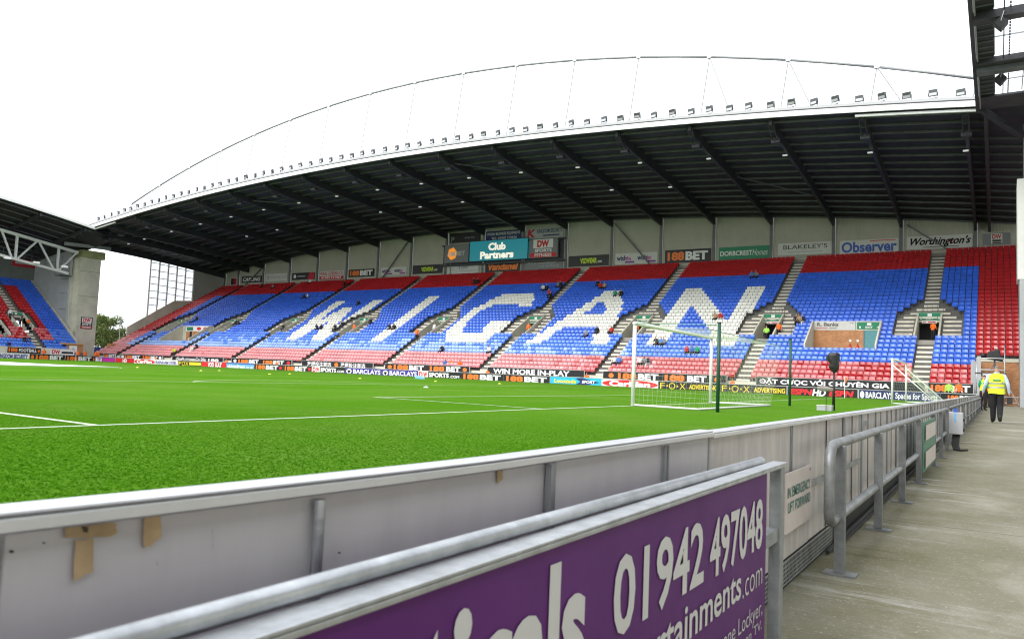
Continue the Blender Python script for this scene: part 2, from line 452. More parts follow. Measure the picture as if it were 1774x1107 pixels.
# ------------------------------------------------------------------ ground, pitch, markings
def sheet_obj(name, x0, x1, y0, y1, z, m, kind='structure'):
    mb = MB(); mb.quad((x0, y0, z), (x1, y0, z), (x1, y1, z), (x0, y1, z))
    return tag(mb.build(name, m), kind=kind)
sheet_obj('ground', -900, 900, -900, 900, -.32, 'concrete_dark')
WX = 8.42           # face of the perimeter wall
FLOOR = -.12
mb = MB(); mb.box(-106.3, 8.3, -44, 37.9, -.31, 0); tag(mb.build('pitch', 'grass'), kind='structure')
mb = MB(); mb.box(8.35, 16, -34, 47.2, -.315, FLOOR); tag(mb.build('walkway', 'walkway'), kind='structure')
mb = MB(); mb.box(-107.3, 8.34, 37.905, 43.0, -.31, -.15); tag(mb.build('trackside_path', 'concrete'), kind='structure')
# drainage joint along the walkway, slightly raised strips between slabs
def line(x0, x1, y0, y1):
    sheet_obj('pitch_line', x0, x1, y0, y1, .005, 'pitch_paint')
LW = .11
line(-LW, 0, -34, 34); line(-102.5, -102.5+LW, -34, 34)
line(-102.5+LW, -LW, 34-LW, 34); line(-102.5+LW, -LW, -34, -34+LW)
for sx, x in ((-1, -LW), (1, -102.5+LW)):
    for hy, dx in ((20.16, 16.5), (9.16, 5.5)):
        a, b = (x-dx+LW, x) if sx < 0 else (x, x+dx-LW)
        line(a, b, hy-LW, hy); line(a, b, -hy, -hy+LW)
        e = a if sx < 0 else b-LW
        line(e-LW if sx < 0 else e+LW, e if sx < 0 else e+2*LW, -hy, hy)
mb = MB()
def arc(cx, cy, r, a0, a1, n=40):
    mb = MB()
    for i in range(n):
        p, q = a0+(a1-a0)*i/n, a0+(a1-a0)*(i+1)/n
        mb.quad((cx+(r-LW)*math.cos(p), cy+(r-LW)*math.sin(p), .005), (cx+r*math.cos(p), cy+r*math.sin(p), .005),
                (cx+r*math.cos(q), cy+r*math.sin(q), .005), (cx+(r-LW)*math.cos(q), cy+(r-LW)*math.sin(q), .005))
    tag(mb.build('pitch_line', 'pitch_paint'), kind='structure')
th = math.acos(5.5/9.15)
arc(-11, 0, 9.15, math.pi-th, math.pi+th); arc(-51.3, 0, 9.15, 0, 2*math.pi, 80)
line(-51.36, -51.24, -33.8, 33.8)
# grass blades standing near the camera: a tuft mesh scattered over the strip behind the wall
tb = MB()
rr = random.Random(3)
for i in range(7):
    a = rr.uniform(0, 6.28); x, y = rr.uniform(-.011, .011), rr.uniform(-.011, .011); h = rr.uniform(.010, .018); w = .0015
    dx, dy = math.cos(a), math.sin(a); ln = rr.uniform(.004, .018); b = rr.uniform(0, 6.28)
    tx, ty = x+ln*math.cos(b), y+ln*math.sin(b)
    tb.poly([(x-dx*w, y-dy*w, 0), (x+dx*w, y+dy*w, 0), (tx, ty, h)])
tuft_me = tb.mesh('grass_tuft', 'blade')
tuft = bpy.data.objects.new('grass_tuft', tuft_me)   # not linked: only the source of the scatter
gp = MB()
gp.quad((-16, -26.4, 0), (8.28, -26.4, 0), (8.28, 4, 0), (-16, 4, 0))
go = gp.build('grass_blades', 'blade', loc=(0, 0, .002)); tag(go, kind='stuff')
ng = bpy.data.node_groups.new('grass_scatter', 'GeometryNodeTree')
ng.interface.new_socket('Geometry', in_out='INPUT', socket_type='NodeSocketGeometry')
ng.interface.new_socket('Geometry', in_out='OUTPUT', socket_type='NodeSocketGeometry')
N_ = ng.nodes; gi = N_.new('NodeGroupInput'); gx = N_.new('NodeGroupOutput')
dp = N_.new('GeometryNodeDistributePointsOnFaces'); 
pos = N_.new('GeometryNodeInputPosition'); vd = N_.new('ShaderNodeVectorMath'); vd.operation = 'DISTANCE'; vd.inputs[1].default_value = (CAM.x, CAM.y, 0)
mr_ = N_.new('ShaderNodeMapRange'); mr_.interpolation_type = 'SMOOTHSTEP'
for q_, v_ in (('From Min', 3), ('From Max', 17), ('To Min', 6000), ('To Max', 0)): mr_.inputs[q_].default_value = v_
ng.links.new(pos.outputs[0], vd.inputs[0]); ng.links.new(vd.outputs['Value'], mr_.inputs['Value']); ng.links.new(mr_.outputs[0], dp.inputs['Density'])
ip = N_.new('GeometryNodeInstanceOnPoints'); oi = N_.new('GeometryNodeObjectInfo'); oi.inputs['Object'].default_value = tuft
rv = N_.new('FunctionNodeRandomValue'); rv.data_type = 'FLOAT_VECTOR'; rv.inputs[0].default_value = (0, 0, 0); rv.inputs[1].default_value = (.2, .2, 6.28)
rs = N_.new('FunctionNodeRandomValue'); rs.data_type = 'FLOAT'; rs.inputs[2].default_value = .7; rs.inputs[3].default_value = 1.3
L_ = ng.links
L_.new(gi.outputs[0], dp.inputs['Mesh']); L_.new(dp.outputs['Points'], ip.inputs['Points']); L_.new(oi.outputs['Geometry'], ip.inputs['Instance'])
L_.new(rv.outputs[0], ip.inputs['Rotation']); L_.new(rs.outputs[1], ip.inputs['Scale']); L_.new(ip.outputs[0], gx.inputs[0])

m2_ = N_.new('ShaderNodeMapRange')
for q_, v_ in (('From Min', 4), ('From Max', 17), ('To Min', 1), ('To Max', .12)): m2_.inputs[q_].default_value = v_
mu_ = N_.new('ShaderNodeMath'); mu_.operation = 'MULTIPLY'
L_.new(vd.outputs['Value'], m2_.inputs['Value']); L_.new(m2_.outputs[0], mu_.inputs[0]); L_.new(rs.outputs[1], mu_.inputs[1]); L_.new(mu_.outputs[0], ip.inputs['Scale'])
gm = go.modifiers.new('scatter', 'NODES'); gm.node_group = ng

# ------------------------------------------------------------------ perimeter wall beside the walkway
wall = thing('perimeter_wall', 'low grey panelled perimeter wall with pale metal cap along the walkway', 'wall', (WX, 0, FLOOR))
ZT = .682           # top of the cap
ys = [-26.6, -24.99, -22.70, -20.98, -19.2, -17.3, -15.2, -12.9, -10.4, -7.6, -4.4, -.8, 3.4, 8.0, 13.4, 19.0, 25.0, 31.0, 37.6]
for i in range(len(ys)-1):
    a, b = ys[i]+.004, ys[i+1]-.004
    dx = .004*(i % 2)
    mb = MB(); mb.box(WX-.04-dx, WX-dx, a, b, .02, ZT-.010)
    p = mb.build('wall_panel', 'panel_lilac' if b < -22.6 else 'panel_weathered', wall, bevel=.002)
mb = MB()
def capz(y): return .682+.0130*max(0., -24.0-y)**1.6
for x0, x1, lo, hi in ((WX-.035, WX+.018, -.006, 0), (WX+.0035, WX+.0175, -.024, -.0065)):
    mb.loft([[(x0, y, capz(y)+lo), (x1, y, capz(y)+lo), (x1, y, capz(y)+hi), (x0, y, capz(y)+hi)] for y in np.linspace(-26.6, -22.705, 30)])
for a, b in ((-22.70, -9.0), (-8.99, 8.0), (8.01, 37.6)):
    dz = 0 if a < -23 else .006
    mb.box(WX-.035, WX+.018, a, b, ZT-.006-dz, ZT-dz)           # flat top
    mb.box(WX+.0035, WX+.0175, a, b, ZT-.024-dz, ZT-.0065-dz)     # lip towards the walkway
mb.build('wall_cap', 'alu', wall, bevel=.003)
# bars and joints down the face
for (px, py), kind in (((545, 900), 'r'), ((950, 840), 'f'), ((1152, 800), 'h'), ((1370, 760), 'h'), ((1430, 800), 'j')):
    P = at(px, py, 'X', WX); y = P.y; mb = MB()
    if kind == 'r': mb.tube([(WX+.009, y, .05), (WX+.009, y, ZT-.026)], .009, 12); mm = 'galv'
    elif kind == 'f': mb.box(WX+.0005, WX+.010, y-.016, y+.016, .05, ZT-.026); mb.box(WX+.0105, WX+.016, y-.016, y-.006, .3, ZT-.030); mm = 'galv_dull'
    elif kind == 'h': mb.box(WX+.0005, WX+.006, y-.02, y-.012, .40, ZT-.030); mb.box(WX+.0005, WX+.006, y+.012, y+.02, .40, ZT-.030); mm = 'galv_dull'
    else: mb.box(WX+.0005, WX+.005, y-.006, y+.006, .03, ZT-.030); mm = 'rubber'
    mb.build('wall_bar', mm, wall, smooth=False)
yy = -19.9
while yy < 30:
    mb = MB(); w = .022
    mb.box(WX+.0005, WX+.010, yy-w, yy+w, .03, ZT-.030); mb.build('wall_post', 'galv_dull', wall)
    mb = MB(); mb.box(WX+.0005, WX+.004, yy+.34, yy+.352, .03, ZT-.030); mb.build('wall_joint', 'rubber', wall)
    if int(yy*3) % 3 == 0:
        mb = MB(); mb.box(WX+.0005, WX+.006, yy+.05, yy+.31, ZT-.12, ZT-.085); mb.build('wall_bracket', 'galv_dull', wall)
    yy += .78 if yy < -4 else 1.6
mb = MB(); mb.box(WX+.0005, WX+.009, -21.05, -19.2, .30, .335); mb.build('wall_rail', 'galv_dull', wall)
# peeled brown tape and dents on the smooth panel
pr_ = random.Random(4)
def patch(name, pts, m, rag=0., lift=.0012):
    q = []
    for k, p in enumerate(pts):
        n_ = pts[(k+1) % len(pts)]; steps = 7 if rag else 1
        for s_ in range(steps):
            u = s_/steps; q.append((p[0]+(n_[0]-p[0])*u+pr_.uniform(-rag, rag), p[1]+(n_[1]-p[1])*u+pr_.uniform(-rag, rag)))
    mb = MB(); mb.poly([at(x, y, 'X', WX+lift) for x, y in q]); return mb.build(name, m, wall)
patch('tape_strip', [(112, 915), (200, 904), (203, 924), (186, 930), (113, 932)], 'tape', 1.3)
patch('tape_strip', [(130, 936), (162, 931), (162, 990), (140, 1000), (128, 1007)], 'tape', 1.3)
patch('tape_strip', [(249, 896), (278, 892), (279, 930), (260, 946), (248, 948)], 'tape', 1.3)
patch('tape_strip', [(861, 808), (872, 806), (871, 830), (862, 838)], 'tape', .7)
patch('tape_stain', [(141, 911), (153, 913), (152, 922), (144, 921)], 'bark', .8, .0018)
for pts in ([(367, 915), (368, 915), (369, 950), (368.3, 951)], [(270, 972), (272, 971), (274, 979), (272.5, 980)]):
    patch('scuff_mark', pts, 'mid_grey', .5)
for x, y, r in ((20, 955, 5), (76, 940, 3), (588, 957, 3), (786, 824, 3), (1072, 779, 2)):
    patch('dent_mark', [(x+r*math.cos(i), y+r*.6*math.sin(i)) for i in (0, 1, 2, 3, 4, 5)], 'rubber')
# perforated vent strip at the foot of the wall
mb = MB(); y0, y1 = -23.6, -20.3
mb.box(WX+.002, WX+.006, y0, y1, -.1, -.094); mb.box(WX+.002, WX+.006, y0, y1, .004, .012)
n = 110
for i in range(n+1):
    y = y0+(y1-y0)*i/n; mb.quad((WX+.005, y, -.1), (WX+.005, y+.012, -.1), (WX+.005, y+.012, .006), (WX+.005, y, .006))
for z in (-.08, -.06, -.04, -.02): mb.quad((WX+.0055, y0, z), (WX+.0055, y1, z), (WX+.0055, y1, z+.008), (WX+.0055, y0, z+.008))
mb.build('vent_grille', 'galv_dull', wall)
mb = MB(); mb.box(WX-.02, WX-.005, -26.6, 37.6, FLOOR, .02); mb.build('wall_base', 'rubber', wall)
mb = MB(); mb.tube([(WX+.03, -20.6, FLOOR+.02), (WX+.025, -17, FLOOR+.03), (WX+.03, -12, FLOOR+.025)], .012, 6); mb.tube([(WX+.05, -20.2, FLOOR+.015), (WX+.045, -15, FLOOR+.018), (WX+.05, -11, FLOOR+.015)], .008, 6)
tag(mb.build('black_cable', 'rubber'), 'black cables lying along the foot of the panelled wall', 'cable')
# emergency sign
e = [at(x, y, 'X', WX+.02) for x, y in ((1358, 925), (1402, 906), (1402, 813), (1358, 827))]
y0, y1, z0, z1 = e[0].y, e[1].y, .155, .435
LIFT[0] = .12
sg = hoarding('emergency_sign', 'pale sign with green emergency wording fixed low on the panelled wall', (WX+.028, y0, z0), (0, y1-y0, 0), (0, 0, z1-z0), .008, 'emerg',
  [('t', 'IN EMERGENCY', .04, .94,   .58, .76, 'emerg_txt', .015), ('t', 'LIFT FORWARD', .06, .94, .33, .51, 'emerg_txt', .015), ('o', .92, .93, .02, .02, 'rubber')], 'sign')

# ------------------------------------------------------------------ nearer rail frame carrying the purple board
fr = thing('board_rail', 'galvanised rail frame carrying the purple advertising board', 'railing', (8.6, -24, FLOOR))
ye = -22.536
mb = MB(); mb.tube([(8.575, -27.0, .5850), (8.575, -25.2, .5852), (8.575, -24.2, .5848), (8.575, ye-.06, .580)], .0145, 18); mb.build('top_tube', 'galv', fr, smooth=True)
mb = MB(); mb.box(8.5905, 8.640, -27.0, ye+.045, .5675, .574); mb.box(8.6305, 8.6397, -27.0, ye+.0448, .5580, .5674); mb.build('top_channel', 'galv', fr, bevel=.002)
mb = MB(); mb.box(8.592, 8.6330, ye-.010, ye+.043, FLOOR, .567); mb.build('end_post', 'galv_dull', fr, bevel=.003)
mb = MB(); mb.box(8.560, 8.590, ye-.20, ye-.17, FLOOR, .566); mb.build('inner_post', 'galv_dull', fr)
mb = MB(); mb.box(8.585, 8.625, ye-.20, ye-.012, .30, .345); mb.build('cross_bar', 'galv_dull', fr)
mb = MB(); mb.tube([(8.57, ye-.2, .04), (8.57, ye-.01, .02)], .012, 8); mb.build('cross_bar', 'galv_dull', fr)
mb = MB(); mb.box(8.56, 8.68, ye-.03, ye+.07, FLOOR+.001, FLOOR+.012); mb.build('base_plate', 'galv_dull', fr)
bd = thing('purple_board', 'purple advertising board with large white phone number hung on the near rail', 'advertising board', (8.61, -24, .2))
by0, by1, bz0, bz1 = -26.6, -22.735, -.10, .5578
mb = MB(); mb.box(8.618, 8.630, by0, by1, bz0, bz1); mb.build('panel', 'board_purple', bd)
def yv(y): return (y-by0)/(by1-by0)
def zv(z): return (z-bz0)/(bz1-bz0)
its = [('t', '01942', yv(-23.946), yv(-23.385), zv(.328), zv(.4925), 'print_grey', .02),
       ('t', '497048', yv(-23.335), yv(-22.791), zv(.321), zv(.482), 'print_grey', .02),
       ('t', 'ticals', yv(-24.585), yv(-24.069), zv(.296), zv(.528), 'print_grey', .035),
       ('t', 'entertainments', yv(-23.99), yv(-23.03), zv(.211), zv(.298), 'print_grey', .014),
       ('t', '.com', yv(-23.012), yv(-22.785), zv(.2045), zv(.258), 'print_grey', -.010),
       ('t', 'one Lockyer,', yv(-23.20), yv(-22.777), zv(.090), zv(.156), 'print_grey', -.006),
       ('t', 'on TV.', yv(-22.975), yv(-22.78), zv(.060), zv(.089), 'print_grey', -.006)]
decorate(bd, (8.6302, by0, bz0), (0, by1-by0, 0), (0, 0, bz1-bz0), its)

LIFT[0] = 1.
# ------------------------------------------------------------------ second handrail further along
hr = thing('handrail', 'galvanised tube handrail with rounded end on the walkway by the wall', 'railing', (8.58, -16, FLOOR))
RX, RT, RL = 8.57, .553, .17
mb = MB(); y0, y1 = -21.25, -10.9
pts = [(RX, y1, RT), (RX, y0+.10, RT)] + [(RX, y0+.10-.10*math.sin(a), RT-.10+.10*math.cos(a)) for a in (.4, .8, 1.2, 1.57)] + \
      [(RX, y0, RL+.06)] + [(RX, y0+.06-.06*math.cos(a), RL+.06-.06*math.sin(a)) for a in (.5, 1.0, 1.57)] + [(RX, y1, RL)]
mb.tube(pts, .026, 14); mb.build('rail_tube', 'rail_grey', hr, smooth=True)
for y in (-21.03, -19.5, -17.94, -16.3, -14.1, -12.6, -11.0):
    mb = MB(); mb.box(RX-.010, RX+.042, y-.02, y+.02, FLOOR+.012, RT-.01); mb.build('post', 'rail_grey', hr, bevel=.003)
    mb = MB(); mb.box(RX-.06, RX+.10, y-.05, y+.05, FLOOR+.001, FLOOR+.0115); mb.build('base_plate', 'rail_grey', hr)
hr2 = thing('handrail', 'far stretch of galvanised handrail beyond the grey control box', 'railing', (8.58, 5, FLOOR))
mb = MB(); mb.tube([(RX, -9.6, RT), (RX, 19, RT)], .026, 10); mb.build('rail_tube', 'rail_grey', hr2, smooth=True)
mb = MB(); mb.tube([(RX, -9.6, RL), (RX, 19, RL)], .02, 8); mb.build('lower_tube', 'rail_grey', hr2, smooth=True)
for i in range(18):
    y = -9.5+i*1.66; mb = MB(); mb.box(RX-.02, RX+.02, y-.02, y+.02, FLOOR, RT-.01); mb.build('post', 'rail_grey', hr2)
    if i < 12 and i % 2 == 0:
        mb = MB(); mb.box(RX-.012, RX-.002, y+.05, y+1.6, FLOOR+.12, RT-.06); mb.build('infill_panel', 'panel_weathered', hr2)
gs = hoarding('green_sign', 'green and white striped sign hung on the handrail', (RX+.05, -16.15, -.02), (0, 1.75, 0), (0, 0, .53), .012, 'green_dull',
  [('r', .06, .94, .62, .93, 'emerg'), ('r', .06, .94, .07, .40, 'emerg')], 'sign')
bx = thing('control_box', 'grey control box with blue stripe hung at the end of the handrail', 'cabinet', (8.64, -10.6, .2))
mb = MB(); mb.box(8.58, 8.80, -10.75, -10.55, .14, .50); mb.build('case', 'mid_grey', bx, bevel=.01)
mb = MB(); mb.box(8.675, 8.705, -10.7535, -10.7505, .34, .49); mb.build('stripe', 'skyblue', bx)
mb = MB(); mb.box(8.66, 8.72, -10.72, -10.6, .5005, .56); mb.build('switch', 'royal', bx)
for z0 in (.19, .36):
    mb = MB(); mb.box(8.8005, 8.82, -10.70, -10.66, z0, z0+.045); mb.build('hinge', 'rubber', bx)
mb = MB()
for k in range(5): mb.tube([(8.66+k*.02, -10.65, .14), (8.65+.02*k, -10.75, -.02), (8.68+.02*k, -10.85-.03*k, FLOOR+.02), (8.72+.035*k, -10.9+.05*k, FLOOR+.015)], .016, 6)
tag(mb.build('cable_bundle', 'rubber'), 'tangle of black cables hanging under the grey control box', 'cable')
# ------------------------------------------------------------------ the long stand
NR, TR, RI = 34, .69, .424
Y0, Z0 = 43.1, .9
XL, XR = -114.4, 11.5
def tilt(X): return 1-.00048*(3.5-X)
def rowz(i, X=3.5): return (Z0+RI*i)*tilt(X)
def rowy(i): return Y0+TR*i
def st(px, py, off=.45):
    """pixel to a point on the seating slope"""
    d = ray(px, py); S = RI/TR; k = 1.
    for _ in range(4):
        t = (k*(Z0+off+S*(CAM.y-Y0))-CAM.z)/(d.z-k*S*d.y); Q = CAM+d*t; k = tilt(Q.x)
    return Q.x, (Q.y-Y0)/TR
def zf(X): return 23.888+.00622*(X+48)-.000979*(X+48)**2     # roof front edge
def zb(X): return 21.869-.00248*(X+48)-.001088*(X+48)**2     # roof at the back wall
YF, YB = 37.5, 67.0
def zroof(X, Y): t = (Y-YF)/(YB-YF); return zf(X)*(1-t)+zb(X)*t + .35*math.sin(math.pi*min(max(t, 0), 1))
stand = thing('football_stand', 'long stand with blue, red and white tip-up seats under a dark curved roof', 'stand', (-51, 55, -.15))
AW = 1.24
aisles = [3.42-13.94*k for k in range(9)]        # left edge of each stair
acen = [a+AW/2 for a in aisles]
VR0, VR1, VH = 10, 16, 1.02                       # vomitory rows and half width
holes = [(c-VH, c+VH, VR0, VR1) for c in acen]
BOX1 = (-5.7, .35, 7, 13); BOX2 = (-103.0, -95.6, 6, 12)
holes += [BOX1, BOX2]
REND = 7.55; LEND = -110.4
holes.append((REND, XR+.2, -1, 6))
# concrete steps
xs = sorted(set([XL, XR] + [h[0] for h in holes] + [min(h[1], XR) for h in holes]))
mb = MB()
for i in range(NR):
    runs = []
    for a, b in zip(xs[:-1], xs[1:]):
        c = (a+b)/2
        if any(h[0] <= c <= h[1] and h[2] <= i < h[3] for h in holes): continue
        if runs and abs(runs[-1][1]-a) < 1e-6: runs[-1][1] = b
        else: runs.append([a, b])
    for a, b in runs:
        n = max(1, int((b-a)/14))
        for k in range(n):
            u, v = a+(b-a)*k/n, a+(b-a)*(k+1)/n
            mb.hexa([(u, rowy(i), rowz(i-2, u)), (v, rowy(i), rowz(i-2, v)), (v, rowy(i+1), rowz(i-2, v)), (u, rowy(i+1), rowz(i-2, u))],
                    [(u, rowy(i), rowz(i, u)), (v, rowy(i), rowz(i, v)), (v, rowy(i+1), rowz(i, v)), (u, rowy(i+1), rowz(i, u))])
mb.build('terrace', 'concrete_dark', stand)
mb = MB(); mb.box(XL, REND-.3, Y0-.22, Y0-.01, -.31, Z0+.02); mb.build('front_wall', 'concrete_pale', stand)
mb = MB()
for k in range(9):
    u, v = XL+(XR-XL)*k/9, XL+(XR-XL)*(k+1)/9
    mb.hexa([(u, rowy(NR), rowz(NR-3, u)), (v, rowy(NR), rowz(NR-3, v)), (v, YB, rowz(NR-3, v)), (u, YB, rowz(NR-3, u))],
            [(u, rowy(NR), rowz(NR, u)), (v, rowy(NR), rowz(NR, v)), (v, YB, rowz(NR, v)), (u, YB, rowz(NR, u))])
mb.build('rear_landing', 'concrete', stand)
# stairs: two steps to a row; the nearer stairs step by step, the far ones in one piece
step_me = {}
for k, a in enumerate(aisles):
    joined = MB()
    for i in range(NR):
        if VR0 <= i < VR1: continue
        for h in (0, 1):
            y = rowy(i)-.5*TR*(1-h)+ (0 if h else 0); z = rowz(i, a)-.5*RI*(1-h)
            y1 = y+TR*.5
            t = MB(); t.box(a+.02, a+AW-.02, y+.012, y1, z-.16, z+.006)
            if k < 4:
                o = t.build('stair_tread', 'step', stand)
            else: joined.v, joined.f, joined.m = joined.v+t.v, joined.f+[tuple(q+len(joined.v) for q in f) for f in t.f], joined.m+t.m
    if k >= 4: tag(joined.build('stair_treads', 'step', stand), kind='stuff')
# side stairs around each vomitory
for k, c in enumerate(acen):
    t = MB()
    for i in range(VR0, VR1+3):
        for h in (0, 1):
            y = rowy(i)-.5*TR*(1-h); z = rowz(i, c)-.5*RI*(1-h)
            w = 2.6 if i < VR1 else {VR1: 2.12, VR1+1: 1.62}.get(i, 1.17)
            if i < VR1:
                t.box(c-w, c-VH-.16, y+.012, y+TR*.5, z-.16, z+.006); t.box(c+VH+.16, c+w, y+.012, y+TR*.5, z-.16, z+.006)
            else:
                t.box(c-w, c-AW/2-.03, y+.012, y+TR*.5, z-.16, z+.006); t.box(c+AW/2+.03, c+w, y+.012, y+TR*.5, z-.16, z+.006)
    tag(t.build('side_stair', 'step', stand), kind='stuff')
# vomitories: side walls, lintel, dark passage
def vomitory(c, k):
    z0 = rowz(VR0, c)-.02; y0, y1 = rowy(VR0), rowy(VR1)
    for s in (-1, 1):
        t = MB(); x = c+s*(VH-.004); w = -.14*s
        a, b = sorted((x, x+w))
        prof = [(y0, z0), (y1+.3, z0), (y1+.3, rowz(VR1, c)+.22), (y1-.1, rowz(VR1, c)+.22), (y0+.25, rowz(VR0, c)+.62), (y0, rowz(VR0, c)+.45)]
        t.poly([(a, y, z) for y, z in prof]); t.poly([(b, y, z) for y, z in prof][::-1])
        for j in range(len(prof)):
            (ya, za), (yb, zb_) = prof[j], prof[(j+1) % len(prof)]
            t.quad((a, ya, za), (b, ya, za), (b, yb, zb_), (a, yb, zb_))
        t.build('vomitory_wall', 'concrete_pale', stand)
    t = MB(); t.box(c-VH+.003, c+VH-.003, y0-.02, y1+4, z0-.6, z0); t.build('vomitory_floor', 'concrete', stand)
    ly = y1-.25
    t = MB(); t.box(c-VH+.005, c+VH-.005, ly, ly+.15, z0+1.85, rowz(VR1, c)+.20); t.build('vomitory_lintel', 'concrete_pale', stand)
    t = MB(); t.box(c-VH-.2, c+VH+.2, y1+3.8, y1+4, z0, z0+2.3); t.box(c-VH-.2, c+VH+.2, y1+.32, y1+3.79, z0+2.16, z0+2.3)
    for s in (-1, 1): t.box(c+s*(VH+.1)-.08, c+s*(VH+.1)+.08, y1+.31, y1+3.78, z0, z0+2.15)
    t.build('passage_lining', 'cloth_grey', stand)
    # guard rails over the opening
    t = MB(); zz = rowz(VR1, c)+.22; yy = ly+.07
    t.tube([(c-VH-.07, yy, zz), (c-VH-.07, yy, zz+.35), (c-VH*.6, yy, zz+.75), (c+VH*.6, yy, zz+.75), (c+VH+.07, yy, zz+.35), (c+VH+.07, yy, zz)], .022, 6)
    for q in (-.6, -.2, .2, .6): t.tube([(c+VH*q, yy, zz), (c+VH*q, yy, zz+.75)], .014, 5)
    t.build('guard_rail', 'steel_char', stand)
    for s in (-1, 1):
        t = MB(); x = c+s*2.64
        t.tube([(x, y0+.1, rowz(VR0, c)), (x, y0+.1, rowz(VR0, c)+.95), (x, y1-.4, rowz(VR1-1, c)+.95), (x, y1-.4, rowz(VR1-1, c))], .02, 6)
        t.tube([(x, y0+.1, rowz(VR0, c)+.5), (x-s*1.3, y0+.1, rowz(VR0, c)+.5)], .02, 6); t.tube([(x, y0+.1, rowz(VR0, c)+.95), (x-s*1.3, y0+.1, rowz(VR0, c)+.95)], .02, 6)
        t.build('stair_rail', 'steel_char', stand)
for k, c in enumerate(acen): vomitory(c, k)
ORDN = ['first', 'second', 'third', 'fourth', 'fifth', 'sixth', 'seventh', 'eighth', 'ninth']
for k, c in enumerate(acen):
    z0 = rowz(VR1, c)+.19; y = rowy(VR1)-.27
    hoarding('exit_sign', f'green exit sign over the {ORDN[k]} stand stairway counting from the right', (c-VH+.05, y, z0-.72), (2*VH-.1, 0, 0), (0, 0, .70), .03, 'green_sign',
      [('t', 'EXIT', .34, .66, .10, .40, 'white_print', .03), ('r', .41, .59, .52, .90, 'white_print'), ('t', '4', .82, .92, .10, .40, 'white_print', .03), ('r', .10, .17, .10, .40, 'white_print')], 'exit sign', 'green exit signs over the stairways')
    if k < 2:
        hoarding('notice_sign', f'small white and red notice under the exit sign, {ORDN[k]} stairway from the right', (c-.62, y, z0-.98), (1.2, 0, 0), (0, 0, .22), .02, 'white_print',
          [('t', 'DW', .08, .3, .2, .8, 'red', .05), ('r', .40, .92, .25, .70, 'red')], 'notice')
